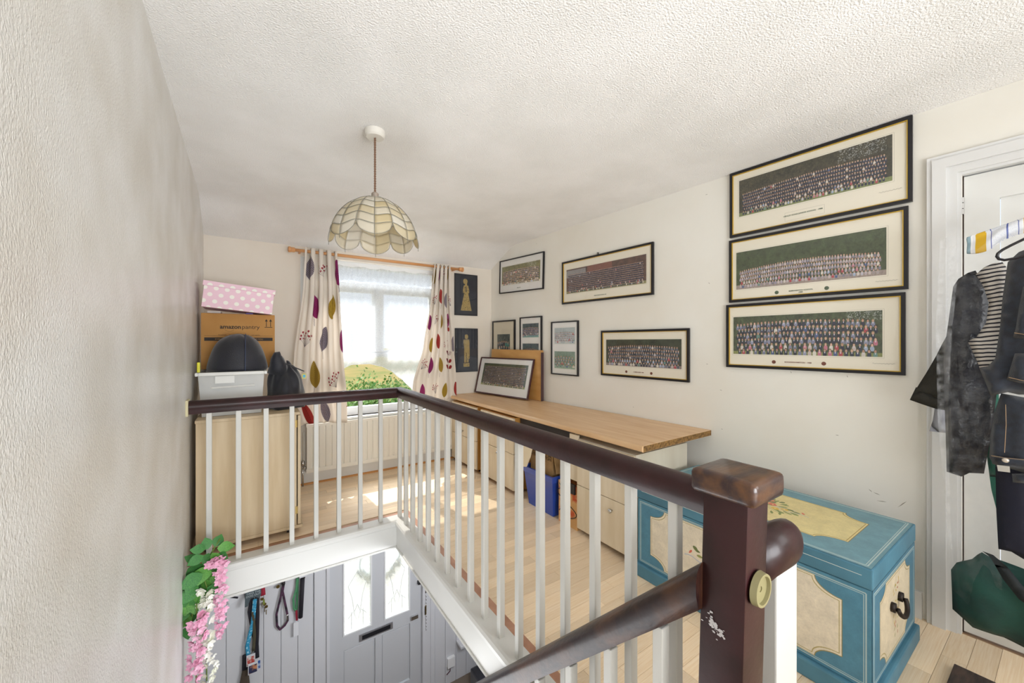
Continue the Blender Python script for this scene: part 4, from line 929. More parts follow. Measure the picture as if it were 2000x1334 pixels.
o = obj('highlighter', BX(-.292, -.276, 3.10, 3.116, -.189, -.125, bev=.004), mat('yellow_plastic', '#d9d326', .4)); tag(o, 'yellow marker pen standing on the tub rim by the wall', 'pen')

# ------------------------------------------------------------------ pendant lamp with capiz shade
pl = thing('pendant_lamp', 'pendant lamp with scalloped capiz shell dome shade on a brown twisted cord', 'lamp', (.520, 2.03, .50))
cxl, cyl = .520, 2.03
bm = bmesh.new(); lathe(bm, [(0, CE-.038), (.042, CE-.038), (.049, CE-.030), (.050, CE-.002), (0, CE-.002)], (cxl, cyl, 0), 32); o = obj('ceiling_rose', bm, mat('rose_plastic', '#dedad2', .4), pl); autosmooth(o, 35)
bm = bmesh.new()
for ph in (0, PI): tube(bm, [(cxl+.0028*math.cos(k*.8+ph), cyl+.0028*math.sin(k*.8+ph), .768+(CE-.038-.768)*k/90) for k in range(91)], .003, 6)
obj('twisted_cord', bm, mat('brown_cord', '#7a5a45', .7), pl, smooth=True)
bm = bmesh.new(); lathe(bm, [(0, .735), (.018, .735), (.018, .765), (.010, .772), (0, .772)], (cxl, cyl, 0), 20); o = obj('lamp_holder', bm, mat('brown_grey_metal', '#a19488', .4, metal=.4), pl); autosmooth(o)
bm = bmesh.new(); lathe(bm, [(0, .60), (.022, .61), (.03, .64), (.022, .675), (.013, .70), (.013, .735), (0, .735)], (cxl, cyl, 0), 16); obj('bulb', bm, mat('bulb_white', '#efeee8', .3), pl, smooth=True)
CAP = bpy.data.materials.new('capiz_shell'); CAP.use_nodes = True; n = CAP.node_tree; b = n.nodes['Principled BSDF']
b.inputs['Base Color'].default_value = lin('#d9cfb4'); b.inputs['Roughness'].default_value = .3
oi = n.nodes.new('ShaderNodeObjectInfo'); rr_ = n.nodes.new('ShaderNodeValToRGB'); rr_.color_ramp.elements[0].color = lin('#e3d6b2'); rr_.color_ramp.elements[1].color = lin('#f0ede6')
n.links.new(oi.outputs['Random'], rr_.inputs[0]); n.links.new(rr_.outputs[0], b.inputs['Base Color'])
tr = n.nodes.new('ShaderNodeBsdfTranslucent'); n.links.new(rr_.outputs[0], tr.inputs[0]); mx = n.nodes.new('ShaderNodeMixShader'); mx.inputs[0].default_value = .5
n.links.new(b.outputs[0], mx.inputs[1]); n.links.new(tr.outputs[0], mx.inputs[2]); n.links.new(mx.outputs[0], n.nodes['Material Output'].inputs[0])
LEAD = mat('shade_wire', '#86857c', .45, metal=.3)
ANG = [.12, .42, .68, .90, 1.10, 1.30, 1.53]     # polar angle of each row boundary
NC = 16; R0 = .199; HZ = .235; ztop = .742
def dp(phi, a, push=1.0): return Vector((cxl+R0*math.sin(phi)*math.cos(a)*push, cyl+R0*math.sin(phi)*math.sin(a)*push, ztop-HZ*(1-math.cos(phi))))
def bound(j, c, row_off):
    """polar angle of the lower edge of row j at column position c (drooping towards every second seam)"""
    return ANG[j]+(.0 if j == 0 else .075*(.5-.5*math.cos(PI*(c+row_off))) )
shd = obj('shade_crown', lathe(bmesh.new(), [(0, .745), (.03, .742), (.03, .737), (0, .738)], (cxl, cyl, 0), 20), LEAD, pl)
edges_ = {}
for j in range(6):
    if j == 5: off = 1
    else: off = 0
    for c in range(NC):
        low = 5 == j
        bm = bmesh.new(); N = 5; G = []
        for p in range(N+1):
            f = p/N; cc = c+f; a = 2*PI*cc/NC+.13
            up = bound(j, cc, 0); dn = bound(j+1, cc, 0)
            if low:
                s_ = (c % 2)+f; dn = 1.32+.27*math.sin(PI*s_/2)**.45; up = 1.30+.02
                up = bound(5, cc, 0)
            inset = .0
            G.append([bm.verts.new(dp(up+(dn-up)*q/4, a, 1+.015*(j+q/4))) for q in range(5)])
        for p in range(N):
            for q in range(4): bm.faces.new((G[p][q], G[p][q+1], G[p+1][q+1], G[p+1][q]))
        o = obj('shell_pane', bm, CAP, shd, smooth=True)
        s_ = o.modifiers.new('t', 'SOLIDIFY'); s_.thickness = .0012
bm = bmesh.new()
for j in range(1, 6):
    pts = [dp(bound(j, c/6, 0), 2*PI*(c/6)/NC+.13, 1.004+.015*j) for c in range(NC*6+1)]; tube(bm, pts, .0012, 4, caps=False)
for c in range(NC):
    a = 2*PI*c/NC+.13
    tube(bm, [dp(ANG[0]+(bound(6 if c % 2 else 5, c, 0)+(.06 if c % 2 else 0)-ANG[0])*q/14, a, 1.004+.015*6*q/14) for q in range(15)], .0012, 4, caps=False)
for c in range(0, NC, 2):
    tube(bm, [dp(1.32+.27*max(0, math.sin(PI*s_/20))**.45, 2*PI*(c+s_/10)/NC+.13, 1.097) for s_ in range(21)], .0013, 4, caps=False)
obj('wire_edging', bm, LEAD, shd, smooth=True)

# ------------------------------------------------------------------ hall below: boards, front door and the things hanging there
def boards(x0, x1, n_, skip=None):
    wd = (x1-x0)/n_
    for i in range(n_): obj('board', BX(x0+wd*i+.0015, x0+wd*(i+1)-.0015, YW-.012, YW, LOW, FL-.172, bev=.004, seg=1), HALLP, wh)
boards(-.318, .468, 6); boards(1.66, 2.44, 6)
fd = struct('door_2', BX(.602, 1.516, 4.02, 4.06, LOW+.01, -3.72), HALLP)
def F(n_, b, m, **k): return obj(n_, b, m, fd, **k)
bm = bmesh.new()
for a, b, d_ in ((.472, .51, .026), (.51, .575, .016), (.575, .602, .03)): box(bm, a, b, YW-d_, 4.1, LOW, -1.66)
for a, b, d_ in ((1.518, 1.545, .03), (1.545, 1.61, .016), (1.61, 1.655, .026)): box(bm, a, b, YW-d_, 4.1, LOW, -1.66)
box(bm, .602, 1.518, YW-.02, 4.1, -1.80, -1.66)
F('door_frame', bm, HALLP)
DL = mat('front_door_face', '#c9ccd1', .4)
bm = bmesh.new(); dy0, dy1 = 4.012, 4.055; gz0, gz1 = -2.858, -1.98
for q in ((.604, .724, -3.72, -1.805), (1.392, 1.514, -3.72, -1.805), (.997, 1.119, gz0, gz1), (.724, 1.392, gz1, -1.805), (.724, 1.392, -3.00, gz0), (.724, 1.392, -3.72, -3.60), (1.03, 1.09, -3.60, -3.00)): box(bm, q[0], q[1], dy0, dy1, q[2], q[3])
F('leaf', bm, DL)
for a, b in ((.724, 1.03), (1.09, 1.392)):
    F('panel', BX(a+.012, b-.012, dy0+.010, dy1-.005, -3.59, -3.012, bev=.008), DL)
    bm = bmesh.new()
    for q in ((a, a+.012, -3.6, -3.0), (b-.012, b, -3.6, -3.0), (a+.012, b-.012, -3.012, -3.0)): box(bm, q[0], q[1], dy0+.016, dy1-.006, q[2], q[3])
    F('panel_moulding', bm, DL)
FG = seemat('obscured_glass', '#eceff1', .66, .2, translucent=True, nscale=60, namp=.1)
LEADG = mat('lead_line', '#dfe3e6', .4)
for a, b in ((.724, .997), (1.119, 1.392)):
    bm = bmesh.new()
    for q in ((a, a+.012, gz0, gz1), (b-.012, b, gz0, gz1), (a+.012, b-.012, gz0, gz0+.012), (a+.012, b-.012, gz1-.012, gz1)): box(bm, q[0], q[1], dy0-.008, dy1, q[2], q[3])
    F('glazing_bead', bm, UPVC)
    p_ = F('pane', BX(a+.012, b-.012, 4.03, 4.036, gz0+.012, gz1-.012), FG)
    bm = bmesh.new(); m_ = (a+b)/2
    for k in (-1, 1):
        tube(bm, [(m_, 4.028, -2.28), (m_+k*.085, 4.028, -2.40), (m_+k*.05, 4.028, -2.52), (m_+k*.03, 4.028, -2.66), (m_+k*.09, 4.028, -2.72)], .0022, 4); tube(bm, [(m_+k*.055, 4.028, -2.66), (m_+k*.055, 4.028, -2.84)], .0022, 4)
    tube(bm, [(m_, 4.028, -2.60), (m_-.03, 4.028, -2.68), (m_, 4.028, -2.78), (m_+.03, 4.028, -2.68), (m_, 4.028, -2.60)], .0022, 4)
    obj('lead_pattern', bm, LEADG, p_)
lb = F('letterbox', BX(.875, 1.205, 4.0, 4.012, -2.972, -2.903, bev=.003), mat('satin_metal', '#b9bbc2', .3, metal=.8))
obj('slot', BX(.90, 1.18, 3.997, 4.001, -2.958, -2.917), mat('slot_black', '#17181f', .5), lb)
F('latch', BX(1.395, 1.475, 3.985, 4.012, -2.965, -2.925, bev=.006), CHROME)
bm = bmesh.new(); box(bm, 1.543, 1.56, 3.975, 3.985, -2.72, -2.66)
for k in range(22): lathe(bm, [(.004, -.002), (.0055, 0), (.004, .002), (.0035, 0), (.004, -.002)], (1.552+(.003 if k % 2 else -.003), 3.975-.006, -2.735-k*.018), 8, 'y' if k % 2 else 'x')
F('door_chain', bm, CHROME); F('chain_plate', BX(1.535, 1.56, 3.97, 3.985, -2.95, -2.85, bev=.003), BRASS)
F('closer', BX(1.47, 1.50, 3.97, 4.01, -2.60, -2.57), BLACK)
# wreath on the outside of the glazed door
wr = thing('door_wreath', 'green and white leafy hoop wreath hung outside the front door glass', 'wreath', (1.09, 4.075, -2.45))
bm = bmesh.new(); tube(bm, [(1.08+.20*math.cos(2*PI*k/40), 4.075, -2.18+.20*math.sin(2*PI*k/40)) for k in range(41)], .006, 6, caps=False); obj('hoop', bm, mat('wreath_hoop', '#8d8f96', .5), wr)
WL = [mesh_of(lathe(bmesh.new(), [(0, -.02), (.012, 0), (0, .022)], (0, 0, 0), 6), m_, name='leaf') for m_ in (mat('eucalyptus', '#6f8a66', .6), mat('pale_leaf', '#a9b89a', .6))]
for k in range(46):
    s_ = -1 if k % 2 else 1; a = -PI/2+s_*random.uniform(.35, 1.25)
    inst('wreath_leaf', WL[k % 2], wr, (1.08+(.20+random.uniform(-.035, .035))*math.cos(a), 4.075+random.uniform(-.008, .012), -2.18+(.20+random.uniform(-.035, .035))*math.sin(a)), rot=(random.uniform(0, 3), random.uniform(0, 3), random.uniform(0, 3)), scale=(1.3, 1.3, 1.3))
# hanging things on the boards
yb = YW-.022
def pt(u, v, dy=0): x, _, z = onY(u, v, yb-dy); return (x, yb-dy, z)
def strap(name, parent, pts, w_, m, dy=0):
    bm = bmesh.new(); P_ = [Vector(pt(u, v, dy+.002*math.sin(i))) for i, (u, v) in enumerate(pts)]; Q_ = []
    for i in range(len(P_)-1):
        for k in range(4): Q_.append(P_[i].lerp(P_[i+1], k/4))
    Q_.append(P_[-1]); tube(bm, Q_, w_*1.5, 8, flat=.25); return obj(name, bm, m, parent, smooth=True)
HK = mat('iron_hook', '#2b2728', .5, metal=.4)
def hook(parent, u, v): 
    bm = bmesh.new(); x, y_, z = pt(u, v); lathe(bm, [(0, .012), (.018, .012), (.018, .004), (.006, .0), (.006, -.03), (.014, -.034), (.014, -.04), (0, -.042)], (x, y_, z), 14, 'y'); return obj('hook', bm, HK, parent, smooth=True)
BKS = mat('black_strap', '#1d1a24', .7); BLS = mat('blue_strap', '#2b93bd', .6, col2='#a8dcef', vs=60, contrast=(.55, .62)); RDS = mat('red_strap', '#a3243a', .6)
lan = thing('lanyard_bunch', 'bunch of black and blue lanyards with picture badges hanging on the hall boards', 'lanyards', pt(495, 1330)); hook(lan, 497, 1150)
strap('lanyard', lan, [(493, 1160), (488, 1195), (494, 1230), (501, 1262), (502, 1285)], .011, BKS, .01); strap('lanyard', lan, [(502, 1160), (503, 1200), (502, 1240), (500, 1285)], .010, BKS, .02)
strap('lanyard', lan, [(498, 1170), (494, 1215), (489, 1235), (483, 1262), (485, 1280)], .010, BLS, .028); strap('lanyard', lan, [(494, 1195), (497, 1240), (495, 1272)], .008, mat('olive_strap', '#4b4634', .7), .03)
for (u, v, du, c1, c2, dy) in ((490, 1288, 8, '#b8433c', '#d8cfc8', .035), (494, 1304, 9, '#2e3252', '#c98a62', .05), (504, 1296, 5, '#2f59a0', '#b8c8e0', .03)):
    x, y_, z = pt(u, v, dy); bg_ = obj('badge', BX(x-.035*du/9, x+.035*du/9, y_-.002, y_, z-.05, z+.045, bev=.001, seg=1), mat('badge_edge', '#d5d7dc', .4), lan)
    obj('badge_print', BX(x-.029*du/9, x+.029*du/9, y_-.003, y_-.002, z-.042, z+.025), mat('badge_'+c1[1:], c1, .5, col2=c2, vs=22, contrast=(.5, .6)), bg_)
slv = thing('card_sleeve', 'dark grey card sleeve with pale lettering hung over the lanyards', 'card', pt(494, 1190, .04))
x, y_, z = pt(495, 1160, .05)
bm = bmesh.new(); prism(bm, [(x-.055, z+.05), (x+.055, z+.05), (x+.055, z-.015), (x+.045, z-.05), (x+.015, z-.03), (x-.02, z-.03), (x-.04, z-.09), (x-.06, z-.09)], 'y', y_-.004, y_); obj('sleeve', bm, mat('slate_card', '#4d5a60', .6), slv)
for i, tx in enumerate(('PLEASE', 'TAKE THE', 'DOG OUT')): text('lettering', tx, .022, mat('pale_print', '#b9c2c4', .6), slv, Matrix.Translation(Vector((x, y_-.0045, z+.028-i*.022))-ORG[slv]) @ Matrix.Rotation(PI/2, 4, 'X'))
ky = thing('key_bunch', 'bunch of keys on a red strap hanging beside the lanyards', 'keys', pt(518, 1195)); hook(ky, 513, 1140)
strap('strap', ky, [(512, 1140), (514, 1163)], .012, RDS, .02)
for (u, v, a) in ((512, 1175, .3), (517, 1185, -.3), (520, 1190, .1)):
    bm = bmesh.new(); lathe(bm, [(.006, -.001), (.013, -.001), (.013, .001), (.006, .001), (.006, -.001)], pt(u, v-5, .02), 10, 'y'); x, y_, z = pt(u, v, .02); box(bm, x-.003, x+.003, y_-.001, y_+.001, z-.045, z-.004); obj('key', bm, BRASS, ky)
bm = bmesh.new(); x, y_, z = pt(515, 1172, .03); box(bm, x-.006, x+.008, y_-.006, y_, z-.035, z+.005); obj('fob', bm, mat('green_fob', '#7d8a3c', .5), ky)
ld_ = thing('dog_lead', 'striped black and plum dog lead hanging in a long loop', 'dog lead', pt(552, 1230)); hook(ld_, 553, 1136)
PLM = mat('plum_stripe', '#5a3350', .6, col2='#1b1822', vs=30)
strap('webbing', ld_, [(554, 1136), (551, 1155), (546, 1175), (540, 1200), (541, 1222), (547, 1230), (556, 1222), (562, 1212), (561, 1198), (556, 1175), (552, 1155), (555, 1136)], .006, PLM, .012)
strap('clip', ld_, [(561, 1200), (561, 1212)], .005, CHROME, .018)
bm = bmesh.new(); lathe(bm, [(0, -.002), (.014, -.002), (.014, .002), (0, .002)], pt(543, 1146, .015), 12, 'y'); obj('name_disc', bm, BRASS, ld_)
gl = thing('green_lanyard', 'green lanyard with a white tag hanging right of the dog lead', 'lanyard', pt(578, 1245)); hook(gl, 582, 1122)
GRS = mat('green_strap', '#4f9166', .6); strap('strap', gl, [(581, 1122), (579, 1150), (573, 1170), (574, 1188), (579, 1195), (580, 1180), (582, 1122)], .006, GRS, .012); strap('toggle', gl, [(579, 1192), (580, 1212)], .006, RDS, .015)
x, y_, z = pt(578, 1226, .02); obj('tag', BX(x-.02, x+.02, y_-.002, y_, z-.075, z+.05, bev=.001, seg=1), mat('white_tag', '#dfe1e6', .5), gl)
um = thing('folding_umbrella', 'slim black folded umbrella with a white label hanging by the door frame', 'umbrella', pt(590, 1208)); hook(um, 592, 1124)
bm = bmesh.new(); a, b = pt(591, 1130, .03), pt(587, 1206, .03); tube(bm, [a, ((a[0]+b[0])/2, a[1], (a[2]+b[2])/2), b], .018, 10); obj('cover', bm, BKS, um, smooth=True)
x, y_, z = pt(592, 1123, .05); obj('label', BX(x-.03, x+.03, y_-.002, y_, z-.02, z+.02), mat('white_tag', '#dfe1e6', .5), um)
cd = thing('white_card', 'tilted white card with a black bar pinned on the hall boards at left', 'card', pt(456, 1172)); x, y_, z = pt(457, 1165, .004)
bm = bmesh.new(); prism(bm, [(x-.06, z+.03), (x+.05, z+.06), (x+.07, z-.02), (x-.03, z-.06)], 'y', y_-.002, y_+.006); obj('card', bm, mat('white_tag', '#dfe1e6', .5), cd)
bm = bmesh.new(); prism(bm, [(x-.035, z+.02), (x+.03, z-.012), (x+.026, z-.026), (x-.04, z+.006)], 'y', y_-.004, y_-.002); obj('bar_mark', bm, BKS, cd)
br = thing('hand_brush', 'brown bristled hand brush hanging below the lanyards', 'brush', pt(478, 1345)); strap('handle', br, [(480, 1278), (479, 1310)], .016, BKS, .01)
bm = bmesh.new(); a = pt(477, 1345, .012); tube(bm, [pt(479, 1308, .012), a], lambda t: .022+.02*t, 12, flat=.6); obj('bristles', bm, mat('bristle_brown', '#4b4136', .9, bump=.5, bs=120), br)
sk = thing('socket_box', 'white surface mounted electrical box on the boards right of the front door', 'socket box', (1.83, YW-.03, -3.56)); x, y_, z = onY(880, 1291, YW-.02)
obj('housing', BX(x-.045, x+.045, YW-.05, YW-.012, z-.055, z+.055, bev=.006), UPVC, sk)
bm = bmesh.new(); tube(bm, [(x-.01, YW-.03, z-.055), (x-.01, YW-.03, z-.10), (x-.05, YW-.025, z-.13)], .005, 6); obj('lead', bm, mat('dark_red_lead', '#4a2030', .5), sk)
sh = obj('hall_shelf', BX(1.92, 2.44, 3.86, YW-.013, -3.42, -3.395, bev=.003), HALLP); tag(sh, 'short white shelf on the hall boards right of the socket box', 'shelf')
bs = obj('black_case', BX(2.0, 2.40, 3.55, 3.80, LOW+.001, -3.62, bev=.02), NYL); tag(bs, 'black case standing on the hall floor below the shelf', 'case')

# ------------------------------------------------------------------ hanging flower garland by the left wall
ga = thing('flower_garland', 'hanging artificial wisteria garland in pink and white by the left wall', 'garland', onY(395, 1300, 2.68))
LEAFG = [mat('leaf_green', '#4a8f40', .5, col2='#35703a', vs=20), mat('leaf_light', '#6aa84a', .5, col2='#4d8a3a', vs=20)]
def leafmesh(m):
    bm = bmesh.new(); P_ = []
    prof_ = [(0, 0), (.12, .20), (.3, .36), (.5, .38), (.7, .28), (.87, .13), (1, 0)]
    c = [bm.verts.new((0, t, -.10*math.sin(PI*t))) for t, w_ in prof_]
    l_ = [bm.verts.new((-w_, t, .05-.10*math.sin(PI*t))) if w_ else c[i] for i, (t, w_) in enumerate(prof_)]; r_ = [bm.verts.new((w_, t, .05-.10*math.sin(PI*t))) if w_ else c[i] for i, (t, w_) in enumerate(prof_)]
    for i in range(len(prof_)-1):
        for q, fl in ((l_, 0), (r_, 1)):
            vs_ = []
            for v in (c[i], c[i+1], q[i+1], q[i]):
                if v not in vs_: vs_.append(v)
            if len(vs_) > 2: bm.faces.new(vs_ if fl else vs_[::-1])
    return mesh_of(bm, m, True, 'leaf')
LM = [leafmesh(m) for m in LEAFG]
def at_uv(u, v, Y, dy=0): x, y_, z = onY(u, v, Y); return (x, y_+dy, z)
bm = bmesh.new()
def gpath(pts, Y, n_=8):
    P_ = [Vector(onY(u, v, Y)) for u, v in pts]; out = []
    for a, b in zip(P_, P_[1:]):
        for k in range(n_): out.append(a.lerp(b, k/n_))
    return out+[P_[-1]]
tube(bm, gpath([(430, 1052), (410, 1085), (392, 1120), (378, 1170), (372, 1230)], 2.70), .004, 6); tube(bm, gpath([(404, 1090), (420, 1095), (428, 1120)], 2.70), .003, 6); tube(bm, gpath([(395, 1120), (405, 1150), (402, 1230), (404, 1330)], 2.69), .003, 6)
tube(bm, gpath([(384, 1180), (385, 1230), (382, 1380)], 2.67), .003, 6)
obj('stem', bm, mat('stem_green', '#6f8a3c', .6), ga, smooth=True)
# leaf: (u, v, size px, direction degrees in the picture plane, tone)
for (u, v, sz, a, tn) in [(406, 1073, 26, 100, 0), (420, 1068, 26, 65, 0), (424, 1071, 30, -5, 1), (414, 1080, 24, -60, 1), (424, 1082, 24, -30, 0), (408, 1080, 24, -110, 0), (402, 1072, 26, 165, 0), (398, 1085, 28, 200, 0),
        (398, 1100, 40, 225, 0), (402, 1105, 38, 250, 1), (392, 1115, 42, 235, 0), (396, 1120, 40, 200, 0), (408, 1110, 34, 290, 1), (400, 1128, 38, 260, 1), (385, 1130, 40, 240, 0), (410, 1128, 30, 320, 1), (388, 1145, 38, 215, 0),
        (398, 1150, 34, 280, 0), (380, 1155, 44, 250, 1), (392, 1162, 34, 300, 1), (376, 1170, 46, 235, 0), (384, 1160, 40, 265, 1), (372, 1185, 40, 260, 0), (404, 1148, 30, 330, 0), (366, 1195, 34, 250, 1), (362, 1225, 26, 280, 0), (416, 1098, 26, 300, 0), (390, 1098, 30, 150, 0)]:
    x, y_, z = onY(u, v, 2.69+random.uniform(-.02, .012)); s_ = sz*2.05/750
    ar_ = math.radians(a)
    inst('leaf', LM[tn], ga, (max(x, leftX(2.7)+.012), y_, z), rot=Matrix.Rotation(random.uniform(-.35, .35), 4, 'Z').to_euler() if False else (Matrix.Rotation(random.uniform(-.5, .5), 4, 'Z') @ Matrix.Rotation(ar_-PI/2, 4, Vector((0, -1, 0))) @ Matrix.Rotation(PI/2, 4, 'X')).to_euler(), scale=(s_, s_, s_))
def floret(m):
    bm = bmesh.new()
    for q in range(5):
        a = 2*PI*q/5; d_ = Vector((math.cos(a), math.sin(a), 0)); p = Vector((-d_.y, d_.x, 0))
        v = [bm.verts.new(x_) for x_ in ((0, 0, -.25), d_*.55+p*.42+Vector((0, 0, .02)), d_*1.0+p*.18+Vector((0, 0, .22)), d_*1.0-p*.18+Vector((0, 0, .22)), d_*.55-p*.42+Vector((0, 0, .02)))]
        bm.faces.new(v)
    return mesh_of(bm, m, True, 'floret')
FM = {'p': [floret(mat('petal_pink', '#e79dc0', .6, col2='#f2c3d8', vs=3)), floret(mat('petal_light_pink', '#f3cfe0', .6, col2='#e9a9c8', vs=3))], 'w': [floret(mat('petal_white', '#f3f2ea', .6)), floret(mat('petal_cream', '#e9ead8', .6))]}
def strand(col, pts, n_, rad, Y, taper=.45):
    P_ = gpath(pts, Y, 12)
    for k in range(n_):
        t = (k+.5)/n_; c = P_[min(len(P_)-1, int(t*(len(P_)-1)))]; a = random.uniform(0, 2*PI); r_ = rad*(1-t*taper)*random.uniform(.45, 1)
        p = c+Vector((math.cos(a)*r_, -abs(math.sin(a))*r_*.8, random.uniform(-.008, .008))); p.x = max(p.x, leftX(2.7)+.016)
        d_ = (p-c+Vector((0, -.02, -.006))).normalized(); s_ = random.uniform(.017, .025)*(1-.25*t)
        inst('floret', FM[col][0 if random.random() < .7 else 1], ga, p, rot=d_.to_track_quat('Z', 'Y').to_euler(), scale=(s_, s_, s_*1.2))
strand('p', [(418, 1092), (432, 1100), (430, 1150), (432, 1200), (432, 1243)], 64, .036, 2.68)
strand('w', [(397, 1150), (404, 1165), (398, 1180)], 16, .026, 2.68, 0)
strand('w', [(400, 1175), (408, 1220), (402, 1260), (412, 1310), (405, 1370)], 62, .036, 2.68, .2)
strand('p', [(384, 1200), (386, 1240), (382, 1290), (376, 1340), (376, 1390)], 78, .042, 2.65, .3)
strand('p', [(412, 1105), (422, 1098)], 8, .02, 2.67, 0)

# ------------------------------------------------------------------ clothes hung on the door at the right
def cloth(name, m, parent, pts, X, thick=.02, fold=.008, ff=(16, 3), step=.022, seed=0, hem=0, lab=None, flat=False):
    """a soft two-sided garment panel: outline points in picture pixels on the plane x = X, filled, rounded and folded"""
    P_ = [onX(u, v, X)[1:] for u, v in pts]; n_ = len(P_); B = []
    for i in range(n_):
        a, b = Vector(P_[i]), Vector(P_[(i+1) % n_]); k = max(1, int((b-a).length/step))
        for q in range(k): B.append(a.lerp(b, q/k))
    ys = [p[0] for p in P_]; zs = [p[1] for p in P_]; I = []
    def inside(y_, z):
        c = False
        for i in range(n_):
            (y1, z1), (y2, z2) = P_[i], P_[(i+1) % n_]
            if (z1 > z) != (z2 > z) and y_ < (y2-y1)*(z-z1)/(z2-z1)+y1: c = not c
        return c
    def dist(y_, z):
        d_ = 9
        for i in range(n_):
            a, b = Vector(P_[i]), Vector(P_[(i+1) % n_]); ab = b-a; t = max(0, min(1, (Vector((y_, z))-a).dot(ab)/max(ab.length_squared, 1e-9))); d_ = min(d_, (Vector((y_, z))-a-ab*t).length)
        return d_
    yy = min(ys)
    while yy < max(ys):
        z = min(zs)
        while z < max(zs):
            q = (yy+random.uniform(-.2, .2)*step, z+random.uniform(-.2, .2)*step)
            if inside(*q) and dist(*q) > step*.5: I.append(Vector(q))
            z += step
        yy += step
    allv = B+I; e = [(i, (i+1) % len(B)) for i in range(len(B))]
    V_, _, F_, *_ = delaunay_2d_cdt(allv, e, [], 1, 1e-6)
    bm = bmesh.new(); fr = []; bk = []
    for v in V_:
        d_ = dist(v.x, v.y); th = thick*(1-math.exp(-d_/(thick*1.2+1e-4))); on = d_ < 1e-4
        w_ = fold*(math.sin(v.x*ff[0]*6.28+seed+1.5*noise.noise((v.x*5, v.y*3, seed)))+.8*noise.noise((v.x*22, v.y*ff[1]*2.2, seed)))*min(1, .35+d_/.05)
        a = bm.verts.new((X-th+w_, v.x, v.y)); fr.append(a); bk.append(a if on and thick > .002 else bm.verts.new((X+th*.6+w_, v.x, v.y)))
    for f in F_:
        bm.faces.new([fr[i] for i in f])
        if thick > .002:
            try: bm.faces.new([bk[i] for i in f[::-1]])
            except ValueError: pass
    bmesh.ops.recalc_face_normals(bm, faces=bm.faces)
    for v in [v for v in bm.verts if not v.link_faces]: bm.verts.remove(v)
    return obj(name, bm, m, parent, lab, smooth=True)
DENIM = mat('dark_denim', '#23262f', .8, col2='#2c3340', vs=40, bump=.4, bs=500, sheen=.2); DRESS = mat('black_polyester', '#16171d', .32, col2='#22242d', vs=9, bump=.9, bs=16, dist=.02)
NAVYC = mat('navy_jersey', '#1b1c2e', .8, bump=.2, bs=200); OLIVE = mat('dark_olive_cloth', '#26241d', .85, bump=.3, bs=250); GREENC = mat('emerald_cloth', '#17705a', .7, col2='#125a4a', vs=6)
STITCH = mat('tan_stitch', '#a08466', .8)
def g_thing(name, label, cat, u, v, X): return thing(name, label, cat, onX(u, v, X))
sl_ = g_thing('olive_jacket', 'dark olive sleeve of a jacket hanging out left of the clear garment bag', 'jacket', 1830, 805, 2.47)
cloth('sleeve', OLIVE, sl_, [(1858, 640), (1840, 672), (1829, 694), (1808, 730), (1791, 757), (1784, 768), (1829, 782), (1862, 792), (1875, 700)], 2.47, .03, .004, seed=2)
cloth('cuff', OLIVE, sl_, [(1789, 756), (1777, 781), (1802, 790), (1829, 799), (1858, 803), (1860, 780), (1829, 776)], 2.462, .034, .003, seed=4)
gr = g_thing('green_garment', 'emerald green garment showing between the black dress and dark jeans', 'garment', 1940, 960, 2.45)
cloth('skirt', GREENC, gr, [(1905, 760), (1950, 760), (1958, 900), (1950, 1010), (1936, 955), (1926, 880)], 2.45, .012, .004, seed=3)
lin_ = g_thing('grey_garment', 'pale grey lining edge hanging below the olive sleeve', 'garment', 1828, 845, 2.53)
cloth('lining', mat('pale_lining', '#a9abb6', .7), lin_, [(1828, 780), (1850, 780), (1850, 846), (1815, 842), (1822, 820)], 2.53, .008, .003, seed=3)
dr_ = g_thing('black_dress', 'long black shiny garment inside the clear plastic garment bag', 'dress', 1890, 928, 2.43)
cloth('bodice', DRESS, dr_, [(1862, 560), (1872, 545), (1890, 533), (1905, 528), (1925, 560), (1932, 600), (1925, 650), (1948, 760), (1940, 830), (1922, 925), (1893, 924), (1878, 931), (1849, 921), (1845, 800), (1842, 700), (1853, 625)], 2.43, .03, .012, ff=(9, 4), seed=7)
tp = g_thing('striped_top', 'white top with narrow black stripes between the plastic bag and denim jacket', 'top', 1915, 720, 2.37)
STR = bpy.data.materials.new('breton_stripe'); STR.use_nodes = True; n = STR.node_tree; b = n.nodes['Principled BSDF']; b.inputs['Roughness'].default_value = .85
t_ = n.nodes.new('ShaderNodeTexCoord'); nz_ = n.nodes.new('ShaderNodeTexNoise'); nz_.inputs['Scale'].default_value = 14; ad = n.nodes.new('ShaderNodeVectorMath'); ad.operation = 'MULTIPLY_ADD'; ad.inputs[1].default_value = (.012, .012, .012)
sx = n.nodes.new('ShaderNodeSeparateXYZ'); m1 = n.nodes.new('ShaderNodeMath'); m1.operation = 'MULTIPLY_ADD'; m1.inputs[1].default_value = .12
m2_ = n.nodes.new('ShaderNodeMath'); m2_.operation = 'MULTIPLY'; m2_.inputs[1].default_value = 62; fr_ = n.nodes.new('ShaderNodeMath'); fr_.operation = 'FRACT'; lt = n.nodes.new('ShaderNodeMath'); lt.operation = 'LESS_THAN'; lt.inputs[1].default_value = .38
mc = n.nodes.new('ShaderNodeMix'); mc.data_type = 'RGBA'; mc.inputs[6].default_value = lin('#d3cdc6'); mc.inputs[7].default_value = lin('#22222c')
n.links.new(t_.outputs['Object'], nz_.inputs[0]); n.links.new(nz_.outputs['Color'], ad.inputs[0]); n.links.new(t_.outputs['Object'], ad.inputs[2]); n.links.new(ad.outputs[0], sx.inputs[0])
